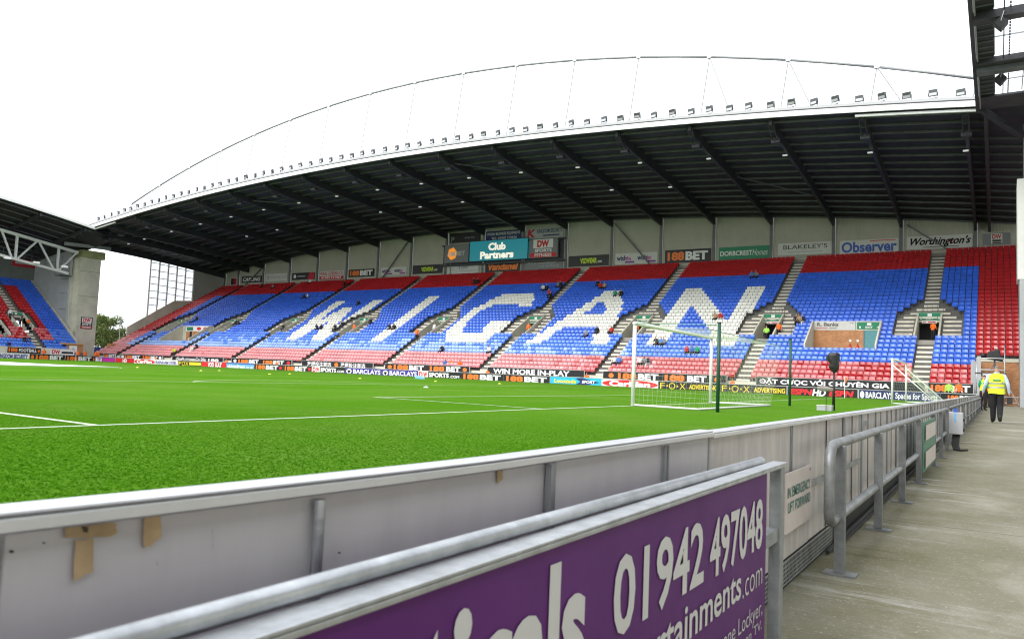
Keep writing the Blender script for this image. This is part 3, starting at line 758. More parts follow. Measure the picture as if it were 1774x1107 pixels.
# recessed platforms cut into the rows
def platform(b, left):
    x0, x1, r0, r1 = b; z0 = rowz(r0, x0); y0, y1 = rowy(r0), rowy(r1); zt = rowz(r1, x0)+.55
    t = MB(); t.box(x0+.004, x1-.004, y0-.02, y1+.3, z0-.6, z0); t.build('platform_floor', 'concrete', stand)
    for x in (x0, x1):
        t = MB(); a, c = (x+.002, x+.14) if x == x0 else (x-.14, x-.002)
        prof = [(y0-.05, z0-.3), (y1+.2, z0-.3), (y1+.2, zt), (y1-.6, zt), (y0-.05, rowz(r0, x0)+.75)]
        t.poly([(a, y, z) for y, z in prof]); t.poly([(c, y, z) for y, z in prof][::-1])
        for j in range(5):
            (ya, za), (yb, zb_) = prof[j], prof[(j+1) % 5]; t.quad((a, ya, za), (c, ya, za), (c, yb, zb_), (a, yb, zb_))
        t.build('platform_wall', 'concrete_pale', stand)
    zm = zt-.86; yb = y1-.32
    if not left:
        xd = at(1495, 590, 'Y', yb).x; xd2 = at(1497.5, 590, 'Y', yb).x
        t = MB(); t.box(x0+.01, xd, yb, yb+.2, z0, zm); t.build('brick_wall', 'brick', stand)
        t = MB(); t.box(xd2, x1-.01, yb+.02, yb+.18, z0+.005, zm-.01); t.build('teal_door', 'brick_door', stand)
        t = MB(); t.box(xd+.003, xd2-.003, yb-.03, yb+.2, z0, zm-.002); t.build('door_jamb', 'cloth_grey', stand)
        for px in (1473, 1486):
            x = at(px, 590, 'Y', yb).x
            ex = thing('fire_extinguisher', f'red fire extinguisher on the brick wall, {"left" if px == 1473 else "right"} one of the pair', 'fire extinguisher', (x, yb-.1, z0+.25), 'pair of fire extinguishers')
            t = MB(); t.tube([(x, yb-.1, z0+.25), (x, yb-.1, z0+.78)], .09, 10); t.tube([(x, yb-.1, z0+.781), (x, yb-.1, z0+.86)], [.085, .03], 10); t.build('cylinder', 'red', ex, smooth=True)
            t = MB(); t.tube([(x, yb-.1, z0+.861), (x, yb-.1, z0+.92)], .028, 8); t.box(x-.06, x+.06, yb-.12, yb-.08, z0+.92, z0+.95); t.build('valve', 'black', ex)
            t = MB(); t.quad((x-.06, yb-.193, z0+.4), (x+.06, yb-.193, z0+.4), (x+.06, yb-.193, z0+.62), (x-.06, yb-.193, z0+.62)); t.build('paper_label', 'white_print', ex)
            t = MB(); t.box(x-.1, x+.1, yb-.02, yb-.004, z0+1.15, z0+1.35); t.build('wall_plate', 'white_print', ex)
        hoarding('name_sign', 'long cream sign with brown lettering above the brick wall in the stand', (x0+.15, yb-.02, zm+.004), (xd-.82-x0, 0, 0), (0, 0, zt-zm-.01), .05, 'white_dull',
          [('t', 'R. Banks', .07, .60, .42, .86, 'hair_grey', .04), ('r', .04, .34, .17, .25, 'cloth_red'), ('r', .37, .56, .17, .25, 'hair_grey'), ('r', .88, .91, .72, .80, 'hair_grey'), ('r', .93, .96, .72, .80, 'hair_grey')], 'sign')
        t = MB(); t.box(xd-.64, x1-.01, yb+.0, yb+.1, zm+.002, zt); t.build('platform_lintel', 'concrete_pale', stand)
        hoarding('exit_sign', 'green exit sign above the teal door beside the brick wall', (xd-.52, yb-.025, zm+.10), (x1-xd+.44, 0, 0), (0, 0, zt-zm-.2), .02, 'green_sign',
          [('t', 'EXIT', .36, .66, .12, .42, 'white_print', .03), ('r', .42, .60, .55, .88, 'white_print'), ('t', '4', .82, .92, .12, .42, 'white_print', .03), ('r', .10, .16, .12, .42, 'white_print')], 'exit sign', 'green exit signs over the stairways')
    else:
        xa = at(323, 570, 'Y', yb).x; xb = at(363, 570, 'Y', yb).x
        t = MB(); t.box(x0+.01, xa, yb, yb+.2, z0, zt); t.build('platform_back', 'concrete_pale', stand)
        t = MB(); t.box(xa+.005, xa+.9, yb, yb+.2, z0, zm); t.build('brick_wall', 'brick', stand)
        t = MB(); t.box(xa+.905, xa+1.5, yb+.05, yb+.2, z0, zm); t.build('dark_door', 'black', stand)
        t = MB(); t.box(xa+1.505, x1-.01, yb, yb+.2, z0, zm); t.build('brick_wall', 'brick', stand)
        hoarding('white_sign', 'white sign with green and red panels above the far platform recess', (xa, yb-.02, zm+.004), (x1-xa-.02, 0, 0), (0, 0, zt-zm), .05, 'white_print',
          [('r', .03, .28, .15, .8, 'green_sign'), ('o', .52, .5, .09, .3, 'red'), ('o', .80, .5, .11, .22, 'red')], 'sign')
platform(BOX1, False); platform(BOX2, True)

# brick flank wall below the raised end block
t = MB(); t.box(REND+.4, XR, 44.0, 44.25, -.12, rowz(6)-.28); t.build('brick_wall', 'brick', stand)
t = MB(); t.box(REND+.3, XR, 43.95, rowy(6)+.02, rowz(6)-.275, rowz(6)-.01); t.build('end_block_slab', 'concrete_pale', stand)
t = MB(); t.box(REND-.02, REND+.55, 43.3, 43.9, -.12, rowz(6)-.28); t.build('end_pier', 'pier_grey', stand)
t = MB(); t.box(XR+.01, XR+.2, 44.3, YB, -.12, rowz(4)); t.build('flank_wall', 'concrete_pale', stand)

# ---- seats
def seat_mesh():
    mb = MB(); W = .238
    cols = [-1, -.5, 0, .5, 1]
    def back(u, v): # v 0..1 up the backrest
        return (u*W*(1-.10*v*v*abs(u)), (.27+.12*v + .035*(1-u*u) + .02*v*v), .40+.40*v)
    k = len(mb.v)
    vs = [0, .45, .85, 1.0]
    for v in vs:
        for u in cols: mb.v.append(back(u, v))
    n = len(cols)
    for i in range(len(vs)-1):
        for j in range(n-1):
            mb.f.append((k+i*n+j, k+i*n+j+1, k+(i+1)*n+j+1, k+(i+1)*n+j)); mb.m.append(0)
    # rolled top edge
    k2 = len(mb.v)
    for u in cols: x, y, z = back(u, 1.0); mb.v.append((x, y+.07, z-.012))
    for j in range(n-1): mb.f.append((k+3*n+j, k+3*n+j+1, k2+j+1, k2+j)); mb.m.append(0)
    k3 = len(mb.v)
    for u in cols: x, y, z = back(u, 1.0); mb.v.append((x, y+.05, z-.40))
    for j in range(n-1): mb.f.append((k2+j, k2+j+1, k3+j+1, k3+j)); mb.m.append(0)
    # tipped-up pan in front of the backrest
    a = [(-.20, .235, .36), (.20, .235, .36), (.195, .17, .56), (-.195, .17, .56)]
    b = [(-.20, .285, .35), (.20, .285, .35), (.195, .225, .585), (-.195, .225, .585)]
    mb.hexa([a[0], a[1], b[1], b[0]], [a[3], a[2], b[2], b[3]])
    mb.poly([(-.03, .37, 0), (.03, .37, 0), (.03, .33, .42), (-.03, .33, .42)], 1)
    mb.poly([(.22, .36, .36), (.25, .36, .36), (.25, .30, .62), (.22, .30, .62)], 1)
    return mb
SB = seat_mesh()
def inside(poly, x, y):
    r = False; j = len(poly)-1
    for i in range(len(poly)):
        (xi, yi), (xj, yj) = poly[i], poly[j]
        if (yi > y) != (yj > y) and x < (xj-xi)*(y-yi)/(yj-yi)+xi: r = not r
        j = i
    return r
LET = [  # letters laid out in seats: (x along the stand, row)
 [(-21.3, 7), (-21.2, 24), (-19.2, 24), (-14.5, 14.2), (-13.9, 13), (-13.9, 24), (-11.9, 24), (-12.1, 7), (-14.2, 7), (-15.3, 10.5), (-19.1, 18.8), (-19.4, 7)],
 [(-35.5, 7), (-32.2, 20), (-31.5, 24), (-29.4, 24), (-27.4, 18.5), (-25.4, 7), (-27.4, 7), (-28.3, 12.5), (-32.5, 12.5), (-33.5, 7)],
 [(-41.4, 24), (-46.0, 24), (-47.6, 21), (-48.5, 18), (-48.7, 13), (-48.1, 9), (-46.6, 7), (-41.0, 7), (-40.4, 14), (-43.5, 14), (-43.2, 10), (-45.9, 10), (-46.8, 13), (-46.8, 17.5), (-45.5, 20.5), (-42.2, 20.5), (-42.0, 19.3), (-40.0, 19.3)],
 [(-59.0, 24), (-57.0, 24), (-56.9, 7), (-58.9, 7)],
 [(-76.5, 23), (-74.5, 23), (-73.9, 13), (-72.8, 20), (-70.8, 20), (-69.0, 13), (-68.6, 23), (-66.9, 23), (-67.5, 7), (-69.9, 7), (-71.7, 14.5), (-72.7, 7), (-74.9, 7)],
]
HOLE_A = [(-31.6, 16.2), (-30.6, 20.6), (-28.7, 16.2)]
rs_ = random.Random(11)
seats = []
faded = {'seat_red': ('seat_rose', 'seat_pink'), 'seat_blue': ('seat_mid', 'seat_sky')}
def aisle_clear(i):
    if i < VR0: return AW/2+.04
    if i < VR1: return 2.45
    return {VR1: 1.95, VR1+1: 1.45, VR1+2: 1.0}.get(i, AW/2+.04)
bounds = [(aisles[0]+AW/2, XR)] + [(acen[k+1], acen[k]) for k in range(8)] + [(XL, acen[8])]
for lo, hi in bounds:
    a = lo+.06+ (AW/2 if lo != XL else .1); b = hi-.06-(AW/2 if hi != XR else .1)
    if hi == XR: a = acen[0]+AW/2+.06
    n = int((b-a)/.5); pitch = (b-a)/n
    for i in range(NR):
        cl = aisle_clear(i)
        for j in range(n):
            x = a+pitch*(j+.5)
            if any(abs(x-c) < cl+.2 for c in acen): continue
            if any(h[0]-.16 < x < h[1]+.16 and h[2] <= i < h[3] for h in (BOX1, BOX2)): continue
            if x > REND and i < 6: continue
            if x > REND or (x < LEND and i > 3): c = 'seat_red'
            elif i < 4 or i >= 28: c = 'seat_red'
            else:
                c = 'seat_blue'
                if any(inside(p, x, i+.5) for p in LET) and not inside(HOLE_A, x, i+.5): c = 'seat_white'
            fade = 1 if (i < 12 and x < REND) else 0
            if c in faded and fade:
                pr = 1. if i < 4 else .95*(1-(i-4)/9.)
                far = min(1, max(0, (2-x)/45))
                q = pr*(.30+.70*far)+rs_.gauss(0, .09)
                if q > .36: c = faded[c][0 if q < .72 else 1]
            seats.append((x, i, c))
def put_seats(name, parent, lst, xf, mats):
    """many seats joined into one mesh"""
    base = np.array(SB.v); nv = len(base); org = np.array(ORG[parent.name]); idx = {m: k for k, m in enumerate(mats)}
    V = np.concatenate([xf(base, s)-org for s in lst]) if lst else np.zeros((0, 3))
    F = []; MI = []
    for k, s in enumerate(lst):
        o = k*nv; F += [tuple(q+o for q in f) for f in SB.f]; MI += [len(mats)-1 if m else idx[s[2]] for m in SB.m]
    me = bpy.data.meshes.new(name); me.from_pydata(V.tolist(), [], F)
    for m in mats: me.materials.append(M[m])
    me.polygons.foreach_set('material_index', MI); me.update()
    ob = bpy.data.objects.new(name, me); COL.objects.link(ob); ob.parent = parent; ORG[ob.name] = ORG[parent.name]
    return tag(ob, kind='stuff')
def xf1(base, s):
    x, i, c = s; b = base.copy(); b[:, 0] += x; b[:, 1] += rowy(i); b[:, 2] += rowz(i, x); return b
dist = lambda s: (Vector((s[0], rowy(s[1]), rowz(s[1], s[0])))-CAM).dot(CF)
seats.sort(key=dist)
SM = ['seat_blue', 'seat_red', 'seat_rose', 'seat_mid', 'seat_pink', 'seat_sky', 'seat_white', 'black']
near = seats[:300]
seat_me = {}
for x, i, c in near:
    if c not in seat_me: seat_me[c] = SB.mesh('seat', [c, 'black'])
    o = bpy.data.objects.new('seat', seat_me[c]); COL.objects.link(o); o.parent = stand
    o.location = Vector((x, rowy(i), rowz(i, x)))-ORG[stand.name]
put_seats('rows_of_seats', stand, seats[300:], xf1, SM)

# ---- back wall, columns, braces
cols = [7.35-6.92*k for k in range(18)] + [-114.2]
for a, b in zip([XR]+cols, cols):
    if a == cols[0] and b == cols[0]: continue
    t = MB(); y = YB+.02
    t.hexa([(b+.17, y, rowz(NR, b)), (a-.17, y, rowz(NR, a)), (a-.17, y+.12, rowz(NR, a)), (b+.17, y+.12, rowz(NR, b))],
           [(b+.17, y, zb(b)+.1), (a-.17, y, zb(a)+.1), (a-.17, y+.12, zb(a)+.1), (b+.17, y+.12, zb(b)+.1)])
    t.build('wall_panel', 'cladding', stand)
    t = MB(); z = rowz(NR, (a+b)/2); t.box(b+.18, a-.18, YB-.05, YB+.015, z+.01, z+.28); t.build('wall_kerb', 'concrete_pale', stand)
for x in cols:
    t = MB(); t.box(x-.165, x+.165, YB-.25, YB+.015, rowz(NR, x), zb(x)+.05); t.build('column', 'column', stand)
def brace(p, q):
    t = MB(); A = at(*p, 'Y', YB-.35); B = at(*q, 'Y', YB-.35); t.beam(A, B, .14, .2, up=(0, 1, 0)); t.build('brace', 'column', stand)
brace((706, 420), (662, 482)); brace((452, 466), (425, 494)); brace((1064, 386), (1129, 462)); brace((1572, 390), (1656, 441))
# ---- roof sheet, purlins, rafters, fascia
RXS = [-108.2, -103.4] + [-96.45+6.92*k for k in range(15)] + [5.0, 8.6]
RXS = sorted(set([-107.6] + [c for c in cols if c > -107] + [8.6]))
t = MB()
NYR = 10
for a, b in zip([XL-.2]+RXS, RXS+[XR+8]):
    for j in range(NYR):
        ya, yb = YF-.3+(YB+.4-YF+.3)*j/NYR, YF-.3+(YB+.4-YF+.3)*(j+1)/NYR
        # front corners are cut back outside the end rafters
        if (a < -107.65 or b > 8.7):
            pass
        P = [(a, ya), (b, ya), (b, yb), (a, yb)]
        t.hexa([(x, y, zroof(x, y)+.12) for x, y in P], [(x, y, zroof(x, y)+.20) for x, y in P])
t.build('roof_sheet', 'roof_under', stand)
for j in range(16):
    y = YF+.9+j*1.88
    t = MB(); X = [c for c in RXS if True]
    X = ([XL] if j > 2 else []) + X + ([XR] if j > 2 else [])
    for a, b in zip(X[:-1], X[1:]):
        t.hexa([(a, y, zroof(a, y)-.06), (b, y, zroof(b, y)-.06), (b, y+.09, zroof(b, y)-.06), (a, y+.09, zroof(a, y)-.06)],
               [(a, y, zroof(a, y)+.115), (b, y, zroof(b, y)+.115), (b, y+.09, zroof(b, y)+.115), (a, y+.09, zroof(a, y)+.115)])
    t.build('purlin', 'steel_char', stand)
for j in range(46):   # light ribs of the roof decking between the purlins
    pass
for x in RXS + [XL+.2]:
    t = MB(); ys_ = np.linspace(YF+.25, YB-.05, 9)
    y_start = ys_[0]
    for a, b in zip(ys_[:-1], ys_[1:]):
        da, db = [.30+.55*min(1, (y-YF)/5.) for y in (a, b)]
        t.hexa([(x-.13, a, zroof(x, a)-.07-da), (x+.13, a, zroof(x, a)-.07-da), (x+.13, b, zroof(x, b)-.07-db), (x-.13, b, zroof(x, b)-.07-db)],
               [(x-.13, a, zroof(x, a)+.11), (x+.13, a, zroof(x, a)+.11), (x+.13, b, zroof(x, b)+.11), (x-.13, b, zroof(x, b)+.11)])
    t.build('rafter', 'steel_dark', stand)
    if XL+1 < x < 8:
        t = MB(); y = YF+1.6; z = zroof(x, y)
        t.tube([(x-.2, YF+.3, z-.1), (x-.2, YF+.9, z-.75), (x-.2, y+.6, z-1.15)], .05, 6); t.tube([(x+.2, YF+.3, z-.1), (x+.2, YF+.9, z-.75), (x+.2, y+.6, z-1.15)], .05, 6)
        t.tube([(x-.2, YF+.9, z-.75), (x+.2, YF+.9, z-.75)], .04, 6); t.box(x-.35, x+.35, y+.4, y+1.1, z-1.35, z-1.0)
        t.build('tip_bracket', 'steel_dark', stand)
        for n_, yy in enumerate((YF+6.2, YF+14.5)):
            if n_ == 1 and int(x*7) % 2: continue
            t = MB(); z = zroof(x, yy)-1.0; t.box(x-.36, x+.04, yy-.12, yy+.12, z-.11, z); t.build('lamp_unit', 'lamp_white', stand, bevel=.03)
# a few diagonal wind braces under the roof
for x0, x1, ya, yb in ((-41.09, -34.17, YF+3, YF+10), (-13.41, -6.49, YF+14, YF+21), (-75.69, -68.77, YF+4, YF+11)):
    t = MB(); t.beam((x0, ya, zroof(x0, ya)-.35), (x1, yb, zroof(x1, yb)-.35), .1, .1); t.build('wind_brace', 'steel_char', stand)
def along(z_lo, z_hi, y0, y1, name, m, x0=-107.6, x1=8.6, n=36):
    t = MB()
    for k in range(n):
        a, b = x0+(x1-x0)*k/n, x0+(x1-x0)*(k+1)/n
        t.hexa([(a, y0, zf(a)+z_lo), (b, y0, zf(b)+z_lo), (b, y1, zf(b)+z_lo), (a, y1, zf(a)+z_lo)], [(a, y0, zf(a)+z_hi), (b, y0, zf(b)+z_hi), (b, y1, zf(b)+z_hi), (a, y1, zf(a)+z_hi)])
    return t.build(name, m, stand)
along(-.02, .40, YF-.42, YF-.31, 'fascia', 'white_paint')
along(-.30, -.12, YF-.15, YF+.05, 'gutter', 'white_steel', x0=0)
along(-.30, -.12, YF-.15, YF+.05, 'gutter', 'white_steel', x0=-107.6, x1=-101)
along(.405, .53, YF-.34, YF+.3, 'gap_shade', 'steel_dark')  # dark strip added for the shaded gap between fascia and deck
along(.535, .74, YF-.33, YF+.75, 'gantry_deck', 'mid_grey')
for dz in (.95, 1.35, 1.75): along(dz, dz+.03, YF+.70, YF+.73, 'gantry_rail', 'white_steel')
t = MB()
for k in range(57):
    x = -107.4+k*2.07; t.box(x-.02, x+.02, YF+.735, YF+.77, zf(x)+.5, zf(x)+1.78)
tag(t.build('gantry_posts', 'white_steel', stand), kind='stuff')
# floodlights along the roof edge
px_spots = []
x = 7.0; k = 0
proto = None
xsf = []
while x > -106.5: xsf.append(x); x -= 1.68
def ordn(n):
    return f"{n}{'th' if 10 <= n % 100 <= 20 else {1: 'st', 2: 'nd', 3: 'rd'}.get(n % 10, 'th')}"
def mk_flood():
    r = thing('floodlight', '', 'floodlight', (0, 0, 0), 'floodlights along the roof edge')
    t = MB(); t.hexa([(-.36, -.06, .22), (.36, -.06, .22), (.36, .22, .26), (-.36, .22, .26)], [(-.36, -.14, .80), (.36, -.14, .80), (.36, .14, .84), (-.36, .14, .84)]); t.build('housing', 'steel_char', r)
    t = MB(); t.quad((-.31, -.072, .27), (.31, -.072, .27), (.31, -.107, .50), (-.31, -.107, .50)); t.build('lens', 'lens', r)
    t = MB(); t.quad((-.31, -.112, .53), (.31, -.112, .53), (.31, -.146, .76), (-.31, -.146, .76)); t.build('louvre', 'glass_dark', r)
    t = MB(); t.box(-.42, -.38, .0, .06, .05, .55); t.box(.38, .42, .0, .06, .05, .55); t.box(-.42, .42, .0, .06, .01, .05); t.build('bracket', 'steel_dark', r)
    t = MB(); t.box(-.18, .2, -.05, .2, -.10, .008); t.build('ballast', 'black', r)
    return r
flood = mk_flood()
def dup(o, parent=None):
    c = o.copy(); COL.objects.link(c); c.parent = parent
    for ch in list(o.children): dup(ch, c)
    return c
for k, x in enumerate(xsf):
    r = flood if k == 0 else dup(flood)
    r.scale = (.80,)*3
    r.location = (x+rs_.uniform(-.08, .08), YF-.12, zf(x)+.72+(.09 if k % 2 else 0)); r.rotation_euler = (rs_.uniform(-.08, .1), 0, rs_.uniform(-.45, -.05))
    r['label'] = f"floodlight on the white roof edge of the long stand, {ordn(k+1)} from its right end"
# ---- arch above the roof
arch = thing('roof_arch', 'pale steel arch rising over the roof of the long stand', 'arch', (-48, 42, 24))
def za(X): return 34.3-9.4*((X+48)/56)**2
NX = [8+ -7.05*k for k in range(17)]
YA = 42.
for a, b in zip(NX[:-1], NX[1:]):
    A = Vector((a, YA, za(a))); B = Vector((b, YA, za(b))); d = (B-A).normalized()
    t = MB(); m = (A+B)/2; m.z = za(m.x)
    t.tube([A+d*.22, m, B-d*.22], .115, 8); t.build('chord', 'galv_dull', arch, smooth=True)  # grey stands for the shaded underside of the white pipe, put into the colour
for k, a in enumerate(NX):
    A = Vector((a, YA, za(a)))
    t = MB(); t.beam(A-Vector((.2, 0, 0)), A+Vector((.2, 0, 0)), .25, .25); t.build('node', 'white_paint', arch)
    zr = zroof(a, 41)+.3
    if za(a)-zr > 1.5:
        t = MB(); t.tube([A, (a-.6, 41, zr)], .05, 6); t.build('hanger', 'galv_dull', arch)
        if k < 4:
            t = MB(); t.tube([A, (a+3.0, 41, zroof(a+3, 41)+.3)], .05, 6); t.build('hanger', 'galv_dull', arch)
# ---- glazed wind screen and side wall at the far end
XE = XL-.05
def endp(px, py): return at(px, py, 'X', XE)
t = MB()
A = [endp(217, 620), endp(217, 566), endp(302, 521), endp(333, 521)]
y0 = A[0].y; pts = [(y0, -.3), (y0, A[1].z), (A[2].y, A[2].z), (A[3].y, A[3].z), (YB, A[3].z), (YB, -.3)]
t.poly([(XE, y, z) for y, z in pts]); t.poly([(XE-.25, y, z) for y, z in pts][::-1])
for j in range(len(pts)):
    (ya, z_a), (yb, z_b) = pts[j], pts[(j+1) % len(pts)]; t.quad((XE, ya, z_a), (XE-.25, ya, z_a), (XE-.25, yb, z_b), (XE, yb, z_b))
t.build('side_parapet', 'concrete_pale', stand)
t = MB(); pr = endp(333, 521); t.hexa([(XE-.2, pr.y, pr.z+.01), (XE, pr.y, pr.z+.01), (XE, YB, pr.z+.01), (XE-.2, YB, pr.z+.01)], [(XE-.2, pr.y, zroof(XE, pr.y)), (XE, pr.y, zroof(XE, pr.y)), (XE, YB, zb(XE)), (XE-.2, YB, zb(XE))])
t.build('side_cladding', 'cladding_grey', stand)
scr = thing('glazed_screen', 'tall white glazed wind screen at the far end of the long stand', 'screen', (XE, 56, 8))
yL = endp(258, 500).y; yR = pr.y-.05; zt_ = lambda y: zroof(XE, y)-.05
yk = endp(302, 521).y
def zlo(y): 
    return A[1].z+(A[2].z-A[1].z)*(y-y0)/(A[2].y-y0) if y < yk else A[2].z
ysn = np.linspace(yL, yR, 6)
for y in ysn:
    t = MB(); t.box(XE-.12, XE+.10, y-.11, y+.11, zlo(y)+.02, zt_(y)); t.build('mullion', 'white_steel', scr)
ref = zlo(ysn[0])
for c in range(5):
    ya, yb = ysn[c]+.12, ysn[c+1]-.12
    zz = [zt_(ya)-1.22*k for k in range(12)]
    for k in range(len(zz)-1):
        lo, hi = zz[k+1]+.06, zz[k]-.06
        la, lb = max(lo, zlo(ya)+.05), max(lo, zlo(yb)+.05)
        if hi-max(la, lb) < .15: break
        t = MB(); t.hexa([(XE-.04, ya, la), (XE-.02, ya, la), (XE-.02, yb, lb), (XE-.04, yb, lb)], [(XE-.04, ya, hi), (XE-.02, ya, hi), (XE-.02, yb, hi), (XE-.04, yb, hi)])
        t.build('pane', 'pane_frosted', scr)
        t = MB(); t.box(XE-.05, XE+.02, ya, yb, lo-.11, lo-.01)
        if lo-.11 > max(zlo(ya), zlo(yb)): t.build('transom', 'column', scr)
# ------------------------------------------------------------------ advertising boards along the touchline
def hexm(u, v, ru, rv, m='orange'):
    return ('p', [(u+ru*math.sin(a), v+rv*math.cos(a)) for a in [i*math.pi/3+.25 for i in range(6)]][::-1], m)
def b188(crest=True, u0=.06, u1=.94):
    w = u1-u0
    return [('t', '188', u0, u0+w*.42, .16, .84, 'orange', .05), ('t', 'BET', u0+w*.45, u1, .16, .84, 'white_print', .05)]
def b188c(): # with the hexagonal crest at the left
    return [hexm(.08, .5, .05, .34), ('t', '188', .17, .53, .16, .84, 'orange', .05), ('t', 'BET', .56, .93, .16, .84, 'white_print', .05)]
def dwsports():
    return [('r', .0, .24, 0, 1, 'white_print'), ('t', 'D', .02, .11, .12, .88, 'red', .05), ('t', 'W', .12, .22, .12, .88, 'red', .05), ('t', 'SPORTS', .26, .73, .2, .82, 'white_print', .05), ('t', '.COM', .75, .97, .2, .55, 'white_print', .04)]
def barclays(extra=None):
    if extra: return [('o', .04, .52, .028, .36, 'white_print'), ('t', 'BARCLAYS', .085, .43, .2, .82, 'white_print', .03), ('t', 'Spaces for Sports', .46, .97, .1, .86, 'white_print', .02)]
    return [('o', .1, .5, .075, .36, 'white_print'), ('p', [(.05, .62), (.15, .62), (.10, .1)], 'white_print'), ('t', 'BARCLAYS', .22, .97, .18, .82, 'white_print', .03)]
def carplan():
    return [('o', .5, .5, .5, .46, 'red'), ('t', 'CarPlan', .13, .87, .16, .84, 'white_print', .06, .1)]
def fox(full=True):
    return [('t', 'F', .03, .11, .16, .84, 'yellow', -.005), ('o', .15, .5, .012, .1, 'yellow'), ('t', 'O', .18, .29, .14, .86, 'yellow', -.005), ('o', .325, .5, .012, .1, 'yellow'), ('t', 'X', .36, .46, .16, .84, 'yellow', -.005), ('t', 'ADVERTISING', .52, .98, .24, .76, 'yellow', .03)]
def espn():
    return [('t', 'ESPN', .04, .36, .2, .82, 'red', .06, .25), ('t', 'HD', .37, .56, .14, .86, 'white_print', .05, .2), ('t', 'ESPN', .61, .94, .2, .82, 'red', .06, .25)]
LOW = [
 (166, 199, 'purple_print', [('r', 0, .3, .2, .8, 'white_print'), ('t', 'TF', .05, .26, .25, .75, 'purple_print', .04), ('r', .36, .97, .2, .8, 'magenta')], 'purple and magenta board with a white tab at the far corner of the pitch'),
 (199.2, 232, 'crimson', [('t', 'ESPN', .03, .38, .2, .8, 'red', .05), ('t', 'HD', .40, .62, .15, .85, 'white_print', .05), ('t', 'ESPN', .64, .98, .2, .8, 'red', .05)], 'dark red board with white HD letters near the far corner'),
 (232.2, 268, 'white_print', carplan(), 'small white board with red oval left of the blue lettered steel board'),
 (268.2, 307.5, 'white_print', [('t', 'RAINHAM STEEL', .03, .97, .22, .78, 'indigo', .02)], 'white board with plain blue capital letters'),
 (308, 349, 'black', [('t', 'F', .03, .15, .14, .86, 'yellow', 0), ('t', 'O', .17, .30, .12, .88, 'yellow', 0), ('t', 'X', .31, .45, .14, .86, 'yellow', 0), ('r', .48, .97, .28, .80, 'yellow')], 'black board with yellow letters and solid yellow bar at the far end'),
 (349.2, 392, 'red', [('r', .24, .82, .06, .94, 'crimson'), ('t', 'VOD', .25, .50, .1, .9, 'white_print', .04), ('t', 'KAT', .56, .82, .1, .9, 'white_print', .04)], 'bright red board with narrow white capitals'),
 (392.2, 440, 'skyblue', [('t', 'visiondirect', .03, .68, .08, .72, 'white_print', .04), ('t', '.co.uk', .70, .98, .08, .6, 'white_print', .03), ('r', .0, 1, .82, 1, 'royal')], 'pale blue board with white lower case web address'),
 (440.2, 490, 'black_gloss', b188(u1=.84)+[hexm(.92, .5, .05, .3, 'red')], 'black board with orange numerals right beside the pale blue web address board'),
 (490.2, 540, 'black_gloss', b188(u1=.84)+[hexm(.92, .5, .05, .3, 'red')], 'black board with orange numerals touching the left end of a red and white lettered board'),
 (540.4, 598, 'black_gloss', dwsports(), 'black sports shop board with white tab, left of the two indigo bank boards'),
 (598.2, 661, 'indigo', barclays(), 'left one of two indigo boards with white serif style capitals and emblem'),
 (661.2, 724, 'indigo', barclays(), 'right one of two indigo boards with white capitals and emblem'),
 (724.2, 798, 'black_gloss', dwsports(), 'black sports shop board with white tab, right of the two indigo bank boards'),
 (798.2, 872, 'black_gloss', b188(), 'black lower board with large orange numerals below the white lettered upper banner, left of two'),
 (872.2, 952.5, 'black_gloss', b188(), 'black lower board with large orange numerals directly left of the cyan drink board'),
 (953, 1042, 'cyan', [('t', 'Lucozade', .08, .52, .26, .74, 'yellow', .04, .15), ('p', [(.5, .12), (.62, .02), (.97, .5), (.62, .97), (.5, .88), (.6, .5)], 'navy'), ('t', 'SPORT', .63, .88, .32, .68, 'white_print', .05, .2)], 'bright cyan drink board with yellow script and navy arrow'),
 (1043, 1140, 'white_print', carplan(), 'large white board with red oval behind the near goal post'),
 (1140.5, 1245, 'black', fox(), 'black and yellow board seen through the goal net, between the goal posts'),
 (1247, 1363, 'black', fox(), 'black and yellow board seen between the two dark green net poles'),
 (1364, 1486, 'black_gloss', espn(), 'black board with slanted red letters and white HD behind the covered camera'),
 (1488, 1629, 'navy', barclays(True), 'navy board with white lettering behind the small white portable goal'),
 (1629.5, 1692, 'black_gloss', b188(u0=.2), 'black board with orange numerals at the near end of the lower row beyond the wall'),
]
GBL = 'lower row of pitchside advertising boards'
for a, b, colr, items, lab in LOW:
    y = 38.0; A = at(a, 631+(a-215)*.0452, 'Y', y); B = at(b, 631+(b-215)*.0452, 'Y', y)
    hoarding('advertising_board', lab, (A.x+.01, y, -.12), (B.x-A.x-.02, 0, 0), (0, 0, .76), .12, colr, [it for it in items], 'advertising board', GBL, ('white_dull', .035))
THAI = 'เดิมพันสดออนไลน์กับ'
CHI = '激爆投注首选'
